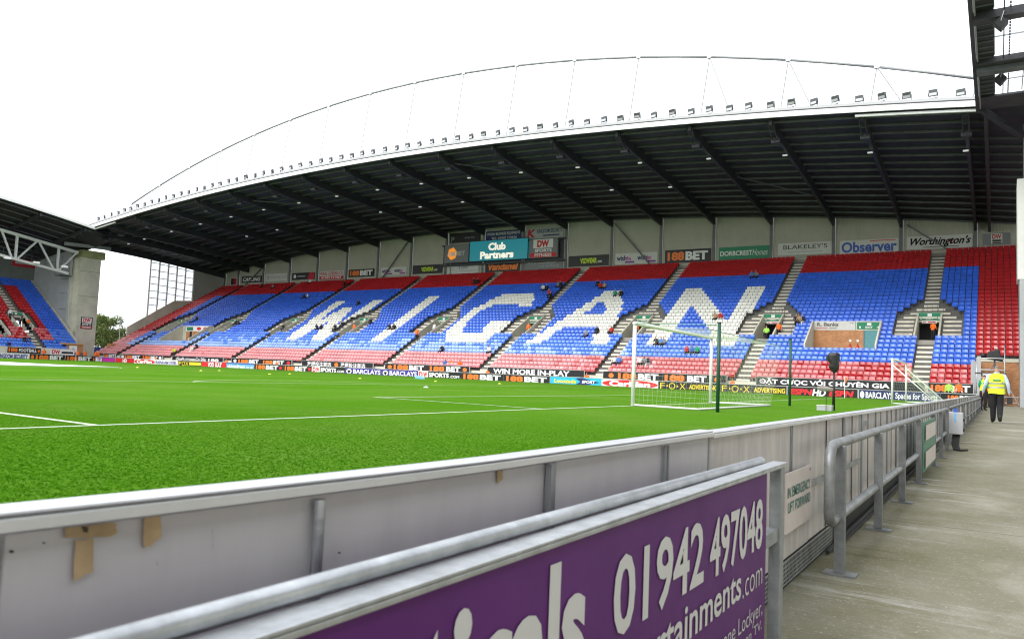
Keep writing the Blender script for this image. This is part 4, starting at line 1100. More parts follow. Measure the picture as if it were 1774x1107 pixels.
UP = [
 (179, 199, 'black_gloss', b188(), 'short black upper board with orange numerals at the far end of the stand front'),
 (208, 281, 'black_gloss', [hexm(.06, .5, .04, .3, 'white_print'), ('t', '188', .12, .29, .2, .8, 'orange', .05), ('t', 'BET', .30, .48, .2, .8, 'white_print', .05), ('t', '188', .55, .72, .2, .8, 'orange', .05), ('t', 'BET', .73, .9, .2, .8, 'white_print', .05), hexm(.95, .5, .035, .3, 'white_print')], 'black upper board with twin orange numerals and pale hexagons, far left stand front'),
 (298, 386, 'black_gloss', [('t', THAI, .08, .68, .14, .86, 'white_print', .02), ('t', '188', .72, .92, .2, .72, 'white_print', .04)], 'black upper board with white Thai script along the stand front'),
 (401, 505, 'black_gloss', [hexm(.06, .5, .03, .3, 'white_print'), ('t', '188', .12, .29, .2, .8, 'orange', .05), ('t', 'BET', .30, .47, .2, .8, 'white_print', .05), ('t', '188', .54, .70, .2, .8, 'orange', .05), ('t', 'BET', .71, .88, .2, .8, 'white_print', .05), hexm(.95, .5, .03, .3, 'red')], 'black upper board with twin orange numerals between the Thai and the Chinese boards'),
 (523, 646, 'black_gloss', [('t', CHI, .08, .43, .12, .86, 'white_print', .02), hexm(.50, .5, .03, .36, 'orange'), ('t', CHI, .56, .90, .12, .86, 'white_print', .02)], 'black upper board with white Chinese characters either side of a hexagon'),
 (667, 813, 'black_gloss', [hexm(.06, .5, .03, .3, 'orange'), ('t', '188', .11, .29, .14, .86, 'orange', .05), ('t', 'BET', .30, .48, .14, .86, 'white_print', .05), ('t', '188', .55, .72, .14, .86, 'orange', .05), ('t', 'BET', .74, .90, .14, .86, 'white_print', .05), hexm(.95, .5, .025, .3, 'orange')], 'black upper board with twin orange numerals between the Chinese board and the in-play banner'),
 (845, 1012, 'black_gloss', [('t', 'WIN MORE IN-PLAY', .06, .86, .14, .86, 'white_print', .04)], 'black upper banner with large plain white capitals about in-play'),
 (1045, 1259, 'black_gloss', [hexm(.07, .5, .025, .34, 'orange'), ('t', '188', .13, .29, .12, .86, 'orange', .05), ('t', 'BET', .30, .47, .12, .86, 'white_print', .05), ('t', '188', .52, .68, .12, .86, 'orange', .05), ('t', 'BET', .70, .85, .12, .86, 'white_print', .05), hexm(.93, .5, .025, .34, 'orange')], 'long black upper board with twin orange numerals behind the goal'),
 (1310, 1602, 'black_gloss', [('t', 'ĐẶT CƯỢC VỚI CHUYÊN GIA', .02, .81, .12, .92, 'white_print', .04)], 'long black upper banner with white Vietnamese capitals'),
 (1608, 1686, 'black_gloss', b188(), 'black upper board with orange numerals right of the nearest stand stairway'),
]
for a, b, colr, items, lab in UP:
    y = 42.6; A = at(a, 622+(a-179)*.034, 'Y', y); B = at(b, 622+(b-179)*.034, 'Y', y)
    zb0 = .68*tilt(A.x)+.04-.0005*(3-A.x); 
    hoarding('advertising_board', lab, (A.x, y, .62-.0012*(3-A.x)), (B.x-A.x, 0, 0), (0, 0, .76), .1, colr, items, 'advertising board', 'upper row of advertising boards on the stand front', ('white_dull', .03))

# ------------------------------------------------------------------ signs on the rear wall of the stand
def wsign(px0, py0, px1, py1, colr, items, lab, y=66.9, frame=None, py0r=None, name='wall_sign', cat='sign', dep=.08):
    """corners: left-top (px0,py0), right-bottom (px1,py1); kept upright and level on the wall"""
    A = at(px0, (py0+py1)/2+ (0), 'Y', y); B = at(px1, (py0+py1)/2, 'Y', y)
    cx = (px0+px1)/2
    T = at(cx, py0, 'Y', y); Bt = at(cx, py1, 'Y', y)
    return hoarding(name, lab, (A.x, y, Bt.z), (B.x-A.x, 0, 0), (0, 0, T.z-Bt.z), dep, colr, items, cat, 'sponsor signs on the rear wall of the stand', frame)
wish = [('t', 'wish', .04, .27, .32, .8, 'navy', .03), ('t', 'fm', .27, .38, .32, .7, 'magenta', .03), ('r', .24, .46, .1, .26, 'purple_print'), ('t', 'wish', .53, .75, .32, .8, 'navy', .03), ('t', 'fm', .75, .86, .32, .7, 'magenta', .03), ('r', .74, .96, .1, .26, 'purple_print')]
viz = [('t', 'VIZWEAR', .3, .72, .25, .75, 'lime', .05), ('t', '.com', .73, .84, .28, .48, 'white_print', .02)]
wsign(399, 481, 411, 495, 'white_dull', [('r', .1, .5, .1, .9, 'black'), ('r', .5, .9, .1, .9, 'crimson')], 'small sign half black half red at the far left of the rear wall')
wsign(419, 478.5, 453, 489.5, 'black', [('t', 'CARLING', .06, .94, .2, .8, 'white_print', .03, .2)], 'black sign with slanted white capitals behind the leftmost diagonal brace')
wsign(460.5, 474, 497, 487, 'white_dull', [('o', .12, .5, .06, .3, 'mid_grey'), ('t', 'mowing arts', .24, .97, .2, .78, 'mid_grey', .01)], 'pale sign with thin grey lower case lettering and ring emblem')
wsign(506, 472.5, 545, 484.5, 'black', [('p', [(.68, 0), (1, 0), (1, 1), (.78, 1)], 'crimson'), ('o', .13, .5, .06, .28, 'white_print'), ('r', .25, .6, .42, .58, 'mid_grey')], 'black sign with slanted red corner and white ring')
wsign(554, 469.5, 595, 484, 'white_dull', [('t', 'FORAL CATERING CO', .03, .97, .5, .9, 'crimson', .02), ('r', 0, 1, 0, .40, 'crimson'), ('t', '01942 711427', .08, .92, .08, .34, 'white_print', .03)], 'white sign with red catering lettering over a red strip')
wsign(604, 466.5, 648, 479.5, 'black', b188(), 'black rear wall sign with orange numerals left of the scoreboard')
wsign(660, 463, 704, 476.5, 'white_dull', wish, 'white sign with paired navy and magenta words left of the scoreboard')
wsign(715, 459, 766, 474, 'black', viz, 'black sign with lime capitals left of the scoreboard')
wsign(985, 442.5, 1054, 461, 'black', viz, 'black sign with lime capitals right of the scoreboard')
wsign(1066, 438, 1139, 457, 'white_dull', wish, 'white sign with paired navy and magenta words right of the scoreboard')
wsign(1152, 432, 1231.5, 454.5, 'black', b188(), 'large black rear wall sign with orange numerals right of the scoreboard')
wsign(1245.5, 427, 1333, 449, 'green_sign', [('t', 'DORBCREST', .03, .67, .3, .68, 'white_print', .02), ('t', 'Homes', .68, .97, .26, .74, 'white_print', -.01, .25)], 'green sign with white lettering on the rear wall')
wsign(1348, 420, 1443, 441, 'white_dull', [('t', 'BLAKELEY\'S', .10, .90, .48, .84, 'cloth_black', 0), ('r', .18, .82, .2, .27, 'mid_grey')], 'white sign with wide black capitals and a small line below')
wsign(1455, 415, 1557, 438.5, 'white_dull', [('t', 'Observer', .03, .97, .08, .88, 'royal', .03), ('r', .52, .95, .86, .92, 'red')], 'pale sign with large blue lettering and thin red line')
wsign(1571, 408, 1685, 430.5, 'white_dull', [('t', 'Worthington\'s', .03, .97, .14, .90, 'cloth_black', .03, .35), ('r', .25, .8, .12, .16, 'cloth_black'), ('o', .68, .56, .025, .16, 'crimson')], 'white sign with slanted black script crossed by a diagonal brace')
wsign(1703, 404, 1750, 424, 'grey_board', [('r', .30, .72, .08, .95, 'white_dull'), ('t', 'DW', .34, .68, .5, .9, 'crimson', .04), ('r', .34, .68, .28, .42, 'black'), ('r', .34, .68, .1, .22, 'crimson')], 'dark sign with white square in the corner of the rear wall beside the near pier')
# scoreboard cluster
wsign(779, 403, 832, 420, 'black', [('o', .12, .45, .05, .2, 'grey_board'), ('t', 'abcgroup', .50, .82, .34, .56, 'mid_grey', 0)], 'black sign with faint lettering at the upper left of the scoreboard')
wsign(842, 399.5, 903, 417, 'navy', [('t', 'WIGAN BUSINESS EQUIPMENT', .03, .97, .52, .86, 'white_dull', .02), ('t', 'TEL: 01942 212626', .16, .88, .14, .40, 'white_dull', .02)], 'navy sign with two lines of white capitals above the scoreboard')
wsign(912, 394, 976, 412.5, 'mid_grey', [('t', 'K', .04, .26, .12, .88, 'crimson', .05, .2), ('t', 'KINGDOM SECURITY', .29, .98, .48, .86, 'navy', .02), ('r', .46, .9, .18, .30, 'navy')], 'grey sign with red letter K above the scoreboard')
wsign(775, 457.5, 829, 474, 'white_dull', [('p', [(.04, .75), (.24, .85), (.24, .80), (.04, .70)], 'mid_grey'), ('p', [(.04, .55), (.24, .65), (.24, .60), (.04, .50)], 'mid_grey'), ('p', [(.04, .35), (.24, .45), (.24, .40), (.04, .30)], 'mid_grey'), ('t', 'Tudor', .36, .68, .48, .9, 'indigo', 0), ('r', .36, .95, .24, .32, 'mid_grey')], 'white sign with thin wavy lines below the scoreboard')
wsign(841, 453.5, 900, 470.5, 'black', [('t', 'Vandanel', .06, .95, .14, .88, 'orange', .05, .25)], 'black sign with slanted orange script below the teal screen')
wsign(911, 448, 974, 466.5, 'grey_board', [('t', 'WWW.TCCLIFE.COM', .04, .84, .52, .82, 'white_dull', .02), ('t', 'I LOVE THIS STADIUM', .34, .92, .2, .40, 'mid_grey', .01)], 'dark grey sign with white web address below the scoreboard')
wsign(770, 424, 811.5, 455, 'grey_board', [hexm(.33, .5, .20, .36, 'led_orange'), ('t', '188', .20, .46, .36, .62, 'white_print', .05), ('t', 'BET', .50, .86, .38, .62, 'white_dull', .03)], 'dark scoreboard side panel with orange hexagon', y=66.3, dep=.4, name='side_display')
wsign(814, 416, 914, 450.5, 'led_teal', [('t', 'Club', .33, .63, .50, .88, 'led_white', .05), ('t', 'Partners', .19, .77, .08, .46, 'led_white', .05)], 'teal scoreboard screen with two lines of cream words', y=66.3, dep=.4, frame=('black', .08), name='led_screen', cat='scoreboard')
wsign(917, 414, 966, 446.5, 'grey_board', [('r', .14, .84, .52, .98, 'white_print'), ('t', 'DW', .28, .70, .56, .94, 'red', .06), ('t', 'SPORTS', .20, .80, .30, .48, 'white_print', .04), ('r', .02, .96, .03, .26, 'red'), ('t', 'FITNESS', .20, .80, .06, .23, 'white_print', .03)], 'dark scoreboard side panel with white square and red strip', y=66.3, dep=.4, name='side_display')
A = at(766, 440, 'Y', 66.5); B = at(978, 440, 'Y', 66.5); zl = at(870, 453.5, 'Y', 66.5).z
sf = thing('display_gantry', 'dark steel beam gantry carrying the screen panels on the rear wall', 'gantry', ((A.x+B.x)/2, 66.5, zl))
for nm, z0, z1 in (('lower_beam', zl-.30, zl-.1), ('upper_beam', zl+2.75, zl+2.95)):
    t = MB(); t.box(A.x, B.x, 66.42, 66.7, z0, z1); t.build(nm, 'steel_dark', sf)
t = MB(); t.box(A.x, B.x, 66.86, 66.99, rowz(NR, A.x)+1.9, zl+2.9); t.build('backing', 'steel_dark', sf)
for px in (778, 836, 906, 975):
    x = at(px, 470, 'Y', 66.5).x
    t = MB(); t.box(x-.05, x+.05, 66.72, 66.8, rowz(NR, x)+.05, zl+4.3); t.build('upright', 'galv_dull', sf)
# ------------------------------------------------------------------ people
def skin_person(name, J, sub=1, fingers=False):
    """J: joints in metres, figure faces -Y; grown as one continuous skin. Returns mesh with slots skin, hair, top, legs, shoes, sleeve"""
    bm = bmesh.new(); lay = bm.verts.layers.skin.verify(); V = {}
    def add(k, co, r, par=None):
        v = bm.verts.new(co); v[lay].radius = (r, r) if not isinstance(r, tuple) else r; V[k] = v
        if par: bm.edges.new((V[par], v))
        return v
    for k, co, r, par in J: add(k, co, r, par)
    V['pelvis'][lay].use_root = True
    if fingers:
        for s in ('l', 'r'):
            w = Vector([c for k, c, r, p in J if k == 'hand_'+s][0]); pr = Vector([c for k, c, r, p in J if k == 'wrist_'+s][0])
            d = (w-pr).normalized(); side = Vector((0, 1, 0)); th = Vector((0, -1, 0))
            for f, (o, ln) in enumerate(((-.030, .062), (-.010, .072), (.010, .068), (.030, .052))):
                a = w+side*o+d*.02; b = a+d*ln*.5+Vector((0, -.002, 0)); c = b+d*ln*.5+Vector((.012 if s == 'l' else -.012, -.008, 0))
                add(f'f{s}{f}a', a, .009, 'hand_'+s); add(f'f{s}{f}b', b, .0085, f'f{s}{f}a'); add(f'f{s}{f}c', c, .007, f'f{s}{f}b')
            a = pr+d*.03+th*.035; b = a+d*.04+th*.012
            add(f't{s}a', a, .012, 'hand_'+s); add(f't{s}b', b, .009, f't{s}a')
    me = bpy.data.meshes.new(name); bm.to_mesh(me); bm.free()
    ob = bpy.data.objects.new(name, me); COL.objects.link(ob)
    ob.modifiers.new('skin', 'SKIN').use_smooth_shade = True
    ss = ob.modifiers.new('sub', 'SUBSURF'); ss.levels = sub; ss.render_levels = sub
    dg = bpy.context.evaluated_depsgraph_get(); ev = ob.evaluated_get(dg)
    out = bpy.data.meshes.new_from_object(ev); bpy.data.objects.remove(ob); bpy.data.meshes.remove(me)
    out.name = name
    P = {k: Vector(c) for k, c, r, p in J}
    # nose, brow and ears drawn out of the head
    head, top = P['head'], P['crown']; up = (top-P['neck']).normalized(); fw = P['face']-P['head']; fw.normalize()
    side = up.cross(fw).normalized()
    def seg(p, a, b):
        d = b-a; t = max(0, min(1, (p-a).dot(d)/max(d.length_squared, 1e-9))); return (p-(a+d*t)).length
    bones = [('skin', 'neck', 'head'), ('head', 'head', 'crown'), ('top', 'pelvis', 'chest'), ('top', 'chest', 'neckbase')]
    for s in ('l', 'r'):
        bones += [('sleeve', 'chest', 'sho_'+s), ('sleeve', 'sho_'+s, 'elb_'+s), ('sleeve', 'elb_'+s, 'wrist_'+s), ('skin', 'wrist_'+s, 'hand_'+s),
                  ('legs', 'pelvis', 'hip_'+s), ('legs', 'hip_'+s, 'knee_'+s), ('legs', 'knee_'+s, 'ank_'+s), ('shoe', 'ank_'+s, 'toe_'+s)]
    slot = {'skin': 0, 'hair': 1, 'top': 2, 'legs': 3, 'shoe': 4, 'sleeve': 5}
    mi = []
    for f in out.polygons:
        c = f.center; best = min(bones, key=lambda b: seg(c, P[b[1]], P[b[2]])); k = best[0]
        if k == 'head' or (k == 'skin' and best[1] == 'neck'):
            r = c-head
            if k == 'head' or r.dot(up) > -.02: k = 'hair' if (r.dot(fw) < .015 and r.dot(up) > -.07) or r.dot(up) > .075 else 'skin'
        mi.append(slot[k])
    for v in out.vertices:
        r = v.co-head; a, b, c = r.dot(fw), r.dot(up), r.dot(side)
        if a > .06 and abs(c) < .03 and -.05 < b < .03: v.co += fw*.018
        if abs(c) > .062 and abs(b) < .04 and abs(a) < .04: v.co += side*(.012 if c > 0 else -.012)
    out.materials.clear()
    for q in ('skin', 'hair_dark', 'cloth_black', 'cloth_black', 'black', 'cloth_black'): out.materials.append(M[q])
    out.polygons.foreach_set('material_index', mi)
    out.polygons.foreach_set('use_smooth', [True]*len(out.polygons)); out.update()
    return out
def standing(step=0., lean=0., arms=0., bend=0.):
    J = [('pelvis', (0, .0, .95), (.165, .12), None), ('spine', (0, -.02-lean*.3, 1.12), (.155, .115), 'pelvis'), ('chest', (0, -.02-lean*.8, 1.32), (.18, .125), 'spine'),
         ('neckbase', (0, .0-lean, 1.47), (.075, .07), 'chest'), ('neck', (0, -.01-lean*1.1, 1.53), .056, 'neckbase'), ('head', (0, -.025-lean*1.2, 1.63), (.078, .092), 'neck'), ('crown', (0, -.015-lean*1.25, 1.725), (.066, .078), 'head')]
    J.append(('face', (0, -.06-lean*1.2, 1.62), .05, 'head'))
    for s, n in ((1, 'l'), (-1, 'r')):
        st_ = step*s; a = arms if s > 0 else arms*.6
        J += [('sho_'+n, (.19*s, .01-lean*.85, 1.41), (.068, .068), 'chest'), ('elb_'+n, (.25*s, .04-lean*.6-.05*st_*-1-.04*a, 1.14), .048, 'sho_'+n),
              ('wrist_'+n, (.255*s, -.05-lean*.6-.10*st_*-1-.2*a, .90+.25*a), .034, 'elb_'+n), ('hand_'+n, (.255*s, -.075-lean*.6-.12*st_*-1-.24*a, .82+.27*a), (.042, .026), 'wrist_'+n),
              ('hip_'+n, (.09*s, 0, .90), (.10, .105), 'pelvis'), ('knee_'+n, (.10*s, -.02-.12*st_-.05*abs(st_), .50), .068, 'hip_'+n),
              ('ank_'+n, (.105*s, .03-.28*st_+(.10 if st_ < 0 else 0), .09+(.10 if st_ < 0 else 0)), .048, 'knee_'+n), ('toe_'+n, (.115*s, -.13-.28*st_+(.12 if st_ < 0 else 0), .035+(.03 if st_ < 0 else 0)), (.042, .034), 'ank_'+n)]
    return J
def seated(lean=0., turn=0., arms=0.):
    J = [('pelvis', (0, .16, .50), (.165, .13), None), ('spine', (0, .17-lean*.3, .68), (.155, .115), 'pelvis'), ('chest', (0, .15-lean*.8, .88), (.18, .125), 'spine'),
         ('neckbase', (0, .15-lean, 1.03), (.075, .07), 'chest'), ('neck', (0, .13-lean*1.15, 1.09), .056, 'neckbase'), ('head', (0, .11-lean*1.3, 1.19), (.078, .092), 'neck'), ('crown', (0, .115-lean*1.35, 1.285), (.066, .078), 'head')]
    J.append(('face', (turn*.04, .075-lean*1.3, 1.18), .05, 'head'))
    for s, n in ((1, 'l'), (-1, 'r')):
        J += [('sho_'+n, (.19*s, .17-lean*.85, .97), (.068, .068), 'chest'), ('elb_'+n, (.26*s, .10-lean*.6, .72), .048, 'sho_'+n),
              ('wrist_'+n, (.14*s, -.12-.1*arms, .62+.3*arms*(s > 0)), .034, 'elb_'+n), ('hand_'+n, (.09*s, -.19-.1*arms, .61+.36*arms*(s > 0)), (.042, .026), 'wrist_'+n),
              ('hip_'+n, (.095*s, .12, .48), (.10, .10), 'pelvis'), ('knee_'+n, (.13*s, -.30, .50), .070, 'hip_'+n), ('ank_'+n, (.12*s, -.28, .10), .048, 'knee_'+n), ('toe_'+n, (.125*s, -.44, .035), (.042, .034), 'ank_'+n)]
    return J
PM = {'sit': skin_person('person_body', seated()), 'lean': skin_person('person_body', seated(.18, 1)), 'arm': skin_person('person_body', seated(.06, -1, .6)),
      'stand': skin_person('person_body', standing()), 'reach': skin_person('person_body', standing(0, .05, .9))}
NP = [0]
def person(x, y, z, pose, top, legs, label, rot=0., hair='hair_dark', sleeve=None, scale=1., vest=None, group=None):
    o = bpy.data.objects.new('person', PM[pose]); COL.objects.link(o)
    o.location = (x, y, z); o.rotation_euler = (0, 0, rot); o.scale = (scale,)*3
    for i, m in ((1, hair), (2, top), (3, legs), (5, sleeve or top)):
        o.material_slots[i].link = 'OBJECT'; o.material_slots[i].material = M[m]
    tag(o, label, 'person', group); ORG[o.name] = Vector((x, y, z)); NP[0] += 1
    return o
K = 'cloth_black'
CROWD = [  # pixel of the lap, pose, top, legs, hair, label
 (409, 560, 'sit', K, K, 'dark clad person seated left of the pair beside the second stairway from the far end'),
 (415, 560, 'lean', 'cloth_navy', K, 'navy clad person leaning forward beside the second stairway from the far end'),
 (525, 516, 'sit', K, K, 'person in black seated high in the plain blue block left of the letter W'),
 (532, 516, 'lean', 'cloth_white', K, 'person in white top seated high in the plain blue block left of the letter W'),
 (489, 569, 'sit', K, 'cloth_navy', 'dark clad person sitting at the foot of the white letter W, far left side'),
 (553, 566, 'lean', 'cloth_navy', K, 'navy clad person leaning forward among the white seats of the letter W'),
 (559, 566, 'sit', K, K, 'person in black sitting upright among the white seats of the letter W'),
 (584, 566, 'sit', K, K, 'left of two dark clad people seated low between the letters W and I'),
 (592, 565, 'lean', K, 'cloth_navy', 'right of two dark clad people seated low between the letters W and I'),
 (618.5, 528, 'sit', K, K, 'lone dark clad person beside the upper right stroke of the letter W'),
 (639, 561, 'sit', K, K, 'lone dark clad person on the stairs left of the letter I'),
 (674, 569.5, 'lean', 'cloth_navy', K, 'left of two dark clad people on the foot of the letter I'),
 (682, 569, 'sit', K, K, 'right of two dark clad people on the foot of the letter I'),
 (764.5, 607, 'sit', K, K, 'lone dark clad person in the lowest blue rows under the letter G'),
 (595, 493.5, 'sit', K, K, 'dark clad person in the top red rows above the letter W'),
 (475, 497, 'sit', 'cloth_grey', K, 'grey clad person in the top red rows near the far end'),
 (458, 495, 'lean', K, K, 'dark clad person in the top red rows nearest the far end'),
 (534.6, 490.5, 'sit', 'cloth_white', K, 'pale clad person in the very top row below the red cornered sign'),
 (823, 488, 'lean', K, K, 'left of two dark clad people in the top red rows under the scoreboard'),
 (829, 487, 'sit', K, K, 'right of two dark clad people in the top red rows under the scoreboard'),
 (944, 499, 'lean', 'cloth_white', K, 'person in white top in blue rows above right of the letter G'),
 (949, 499, 'sit', K, K, 'person in black next to white top above right of the letter G'),
 (967, 493.5, 'sit', 'cloth_grey', K, 'grey clad person by the stairs just below the red rows, left of the letter A'),
 (974, 493, 'lean', K, K, 'dark clad person by the stairs just below the red rows, left of the letter A'),
 (950, 511, 'lean', 'cloth_red', K, 'person in dark red leaning on the stair edge right of the letter G'),
 (956, 512, 'sit', K, K, 'person in black on the stair edge right of the letter G'),
 (1034, 495, 'sit', K, K, 'person in black seated above the letter A, leftmost of three'),
 (1041, 495.5, 'lean', 'cloth_red', K, 'person in dark red seated above the letter A, middle of three'),
 (1050, 495, 'sit', 'cloth_tan', K, 'person in tan top seated above the letter A, rightmost of three'),
 (1069, 508, 'lean', 'cloth_green', K, 'person in green top seated at the peak of the letter A'),
 (1078, 508, 'sit', K, K, 'person in black seated at the peak of the letter A'),
 (1018, 577.5, 'sit', 'cloth_grey', 'cloth_navy', 'grey clad person seated inside the legs of the letter A'),
 (1032, 576, 'sit', K, K, 'person in black seated inside the legs of the letter A'),
 (1062, 572, 'arm', 'cloth_red', K, 'person in red and black beside the stairs right of the letter A'),
 (848, 608, 'lean', 'cloth_white', K, 'pale clad person in lowest blue rows beside the stairs left of the letter A'),
 (1138, 594, 'lean', K, K, 'person in black behind the goal crossbar on the foot of letter N'),
 (1144, 594, 'sit', 'cloth_blue', K, 'person in blue behind the goal crossbar on the foot of letter N'),
 (1151, 594, 'sit', 'cloth_grey', K, 'person in grey behind the goal crossbar on the foot of letter N'),
 (1192, 608.5, 'sit', 'cloth_red', K, 'person in dark red in a row of three seen through the goal'),
 (1201, 608.5, 'lean', 'cloth_blue', K, 'person in blue in a row of three seen through the goal'),
 (1210, 608, 'sit', 'cloth_green', K, 'person in dark green in a row of three seen through the goal'),
 (1063, 626.5, 'sit', 'cloth_white', K, 'person in white and dark top in the low pink rows left of the goal post'),
 (1072, 627, 'sit', 'cloth_blue', 'cloth_navy', 'person in bright blue jacket in the low pink rows left of the goal post'),
 (1107, 628, 'sit', 'cloth_white', K, 'person in white just right of the near goal post in the pink rows'),
 (1116, 628, 'lean', 'cloth_grey', K, 'person in grey second right of the near goal post in the pink rows'),
 (1123, 628, 'sit', 'cloth_navy', 'cloth_white', 'person in navy third right of the near goal post in the pink rows'),
 (1239, 549, 'lean', 'cloth_tan', K, 'person in tan leaning over on the diagonal of letter N'),
 (1248, 549, 'sit', 'cloth_red', 'cloth_white', 'person in red on the diagonal of letter N'),
 (1377, 558, 'sit', K, K, 'person in black left of the tan jacket beside the cream name sign'),
 (1385, 557.5, 'lean', 'cloth_tan', K, 'person in tan jacket beside the left end of the cream name sign'),
 (1391, 557, 'sit', 'cloth_navy', 'cloth_white', 'person in navy right of the tan jacket beside the cream name sign'),
 (1304.5, 476, 'sit', 'cloth_blue', K, 'left of two people high above the letter N under the green sign'),
 (1312, 476, 'lean', 'cloth_grey', K, 'right of two people high above the letter N under the green sign'),
 (334, 556, 'sit', 'cloth_blue', K, 'person in blue above the white sign in the far block'),
 (340, 554, 'sit', K, K, 'person in black above the white sign in the far block'),
 (307, 607.5, 'lean', 'lime', K, 'person in yellow top low in the pink rows of the far block'),
 (330, 607.5, 'lean', 'cloth_white', 'cloth_white', 'person in white stretched over pink seats beside the far stair'),
 (343, 600, 'lean', K, K, 'dark clad person sitting by the stair in the far block'),
]
taken = set()
for px, py, pose, top, legs, lab in CROWD:
    x, r = st(px, py, .55); i = int(round(r-.25)); x = round(x*4)/4
    person(x, rowy(i)+.02, rowz(i, x)+.0, pose, top, legs, lab, rs_.uniform(-.3, .3), 'hair_dark' if rs_.random() < .8 else 'hair_grey')
def vest_on(o, pose, m, name='hi_vis_vest'):
    """hi-vis tabard as loft round the torso (figure space)"""
    t = MB(); rings = []
    prof = [(.86, .205, .155, .0), (.98, .200, .150, -.005), (1.15, .195, .145, -.02), (1.30, .215, .150, -.02), (1.40, .205, .125, -.01), (1.475, .12, .10, .0)]
    for z, a, b, oy in prof: rings.append([(a*math.cos(q), oy+b*math.sin(q), z) for q in [i*math.pi/8 for i in range(16)]])
    t.loft(rings, 0, cap=False)
    me = t.mesh(name, [m], smooth=True); c = bpy.data.objects.new(name, me); COL.objects.link(c); c.parent = o
    for z, h in ((1.0, .05), (1.14, .05)):
        s = MB(); A = []
        for zz in (z, z+h):
            f = np.interp(zz, [p[0] for p in prof], [p[1] for p in prof]); g = np.interp(zz, [p[0] for p in prof], [p[2] for p in prof]); oy = np.interp(zz, [p[0] for p in prof], [p[3] for p in prof])
            A.append([((f+.004)*math.cos(q), oy+(g+.004)*math.sin(q), zz) for q in [i*math.pi/8 for i in range(16)]])
        s.loft(A, 0, cap=False)
        b = bpy.data.objects.new('reflective_band', s.mesh('reflective_band', ['reflective'], smooth=True)); COL.objects.link(b); b.parent = c
    return c
# stewards in the stairways
def row_stand(px, py, pose, top, legs, lab, k, **kw):
    """standing in a stairway mouth: py is the pixel of the feet"""
    c = acen[k]; z = rowz(VR0, c); y = rowy(VR0)+1.2
    x = at(px, py, 'Y', y).x
    return person(x, y, z, pose, top, legs, lab, **kw)
row_stand(1616, 580, 'reach', 'hi_orange', K, 'steward in orange jacket in the nearest stand stairway mouth', 0, rot=2.6)
row_stand(1349, 580, 'stand', 'hi_orange', K, 'steward in orange jacket standing in the second stairway mouth from the right', 1)
o = row_stand(1331, 592, 'sit', 'hi_green', K, 'steward in bright green jacket low in the second stairway mouth from the right', 1); o.location.y -= .9
row_stand(1102, 580, 'stand', 'hi_orange', K, 'steward in orange jacket behind the top of the near goal post', 2)
row_stand(915, 580, 'stand', 'hi_orange', K, 'steward in orange jacket in the stairway mouth between the letters G and A', 3)
row_stand(752, 578, 'stand', 'cloth_white', 'cloth_navy', 'person in white shirt in the stairway mouth between the letters I and G', 4)
row_stand(613, 578, 'stand', 'hi_orange', K, 'steward in orange jacket in the stairway mouth between the letters W and I', 5)
x, r = st(731, 572, .9)
person(x, rowy(8)+.1, rowz(8, x), 'stand', 'hi_orange', K, 'steward in orange jacket and black trousers on the steps left of the letter G')
# stewards and ball staff sitting between the two rows of boards
for px, py, top, pose, lab in ((478, 634, 'hi_orange', 'sit', 'orange jacketed steward in front of the orange numerals left of the Chinese board'), (771, 636, 'cloth_blue', 'lean', 'person in blue low beside the upper board under the letter G'),
        (780, 636, 'hi_orange', 'sit', 'left of two orange stewards sitting at the stand front under the letter G'), (797, 637, 'hi_orange', 'lean', 'right of two orange stewards sitting at the stand front under the letter G'),
        (843, 648, 'hi_orange', 'sit', 'orange steward sitting at the left end of the in-play banner'), (1015, 655, 'hi_orange', 'sit', 'orange steward sitting at the right end of the in-play banner'),
        (1267, 663, 'hi_orange', 'sit', 'orange steward sitting at the stand front just right of the dark green net pole'), (268, 620, 'hi_orange', 'sit', 'orange steward in front of the twin numeral board at the far left stand front'),
        (391, 627, 'hi_orange', 'sit', 'orange steward at the right end of the Thai script board')):
    y = 40.6; P = at(px, py, 'Y', y); 
    if py < 640 and 760 < px < 800: y = 43.45; P = at(px, py, 'Y', y); zz = Z0-.1
    else: zz = -.15
    o = person(P.x, y, zz, pose, top, K, lab, rs_.uniform(-.5, .5))
for px, top, lab, pose in ((1644, 'hi_green', 'steward in bright green jacket by the near end of the touchline boards', 'stand'), (1661, 'hi_orange', 'steward in orange jacket by the near end of the touchline boards', 'stand')):
    y = 40.2; P = at(px, 670, 'Y', y); o = person(P.x, y, -.55, pose, top, K, lab, rs_.uniform(-.4, .4), scale=1.0)
    o.location.z = -.15; o.scale = (.98,)*3
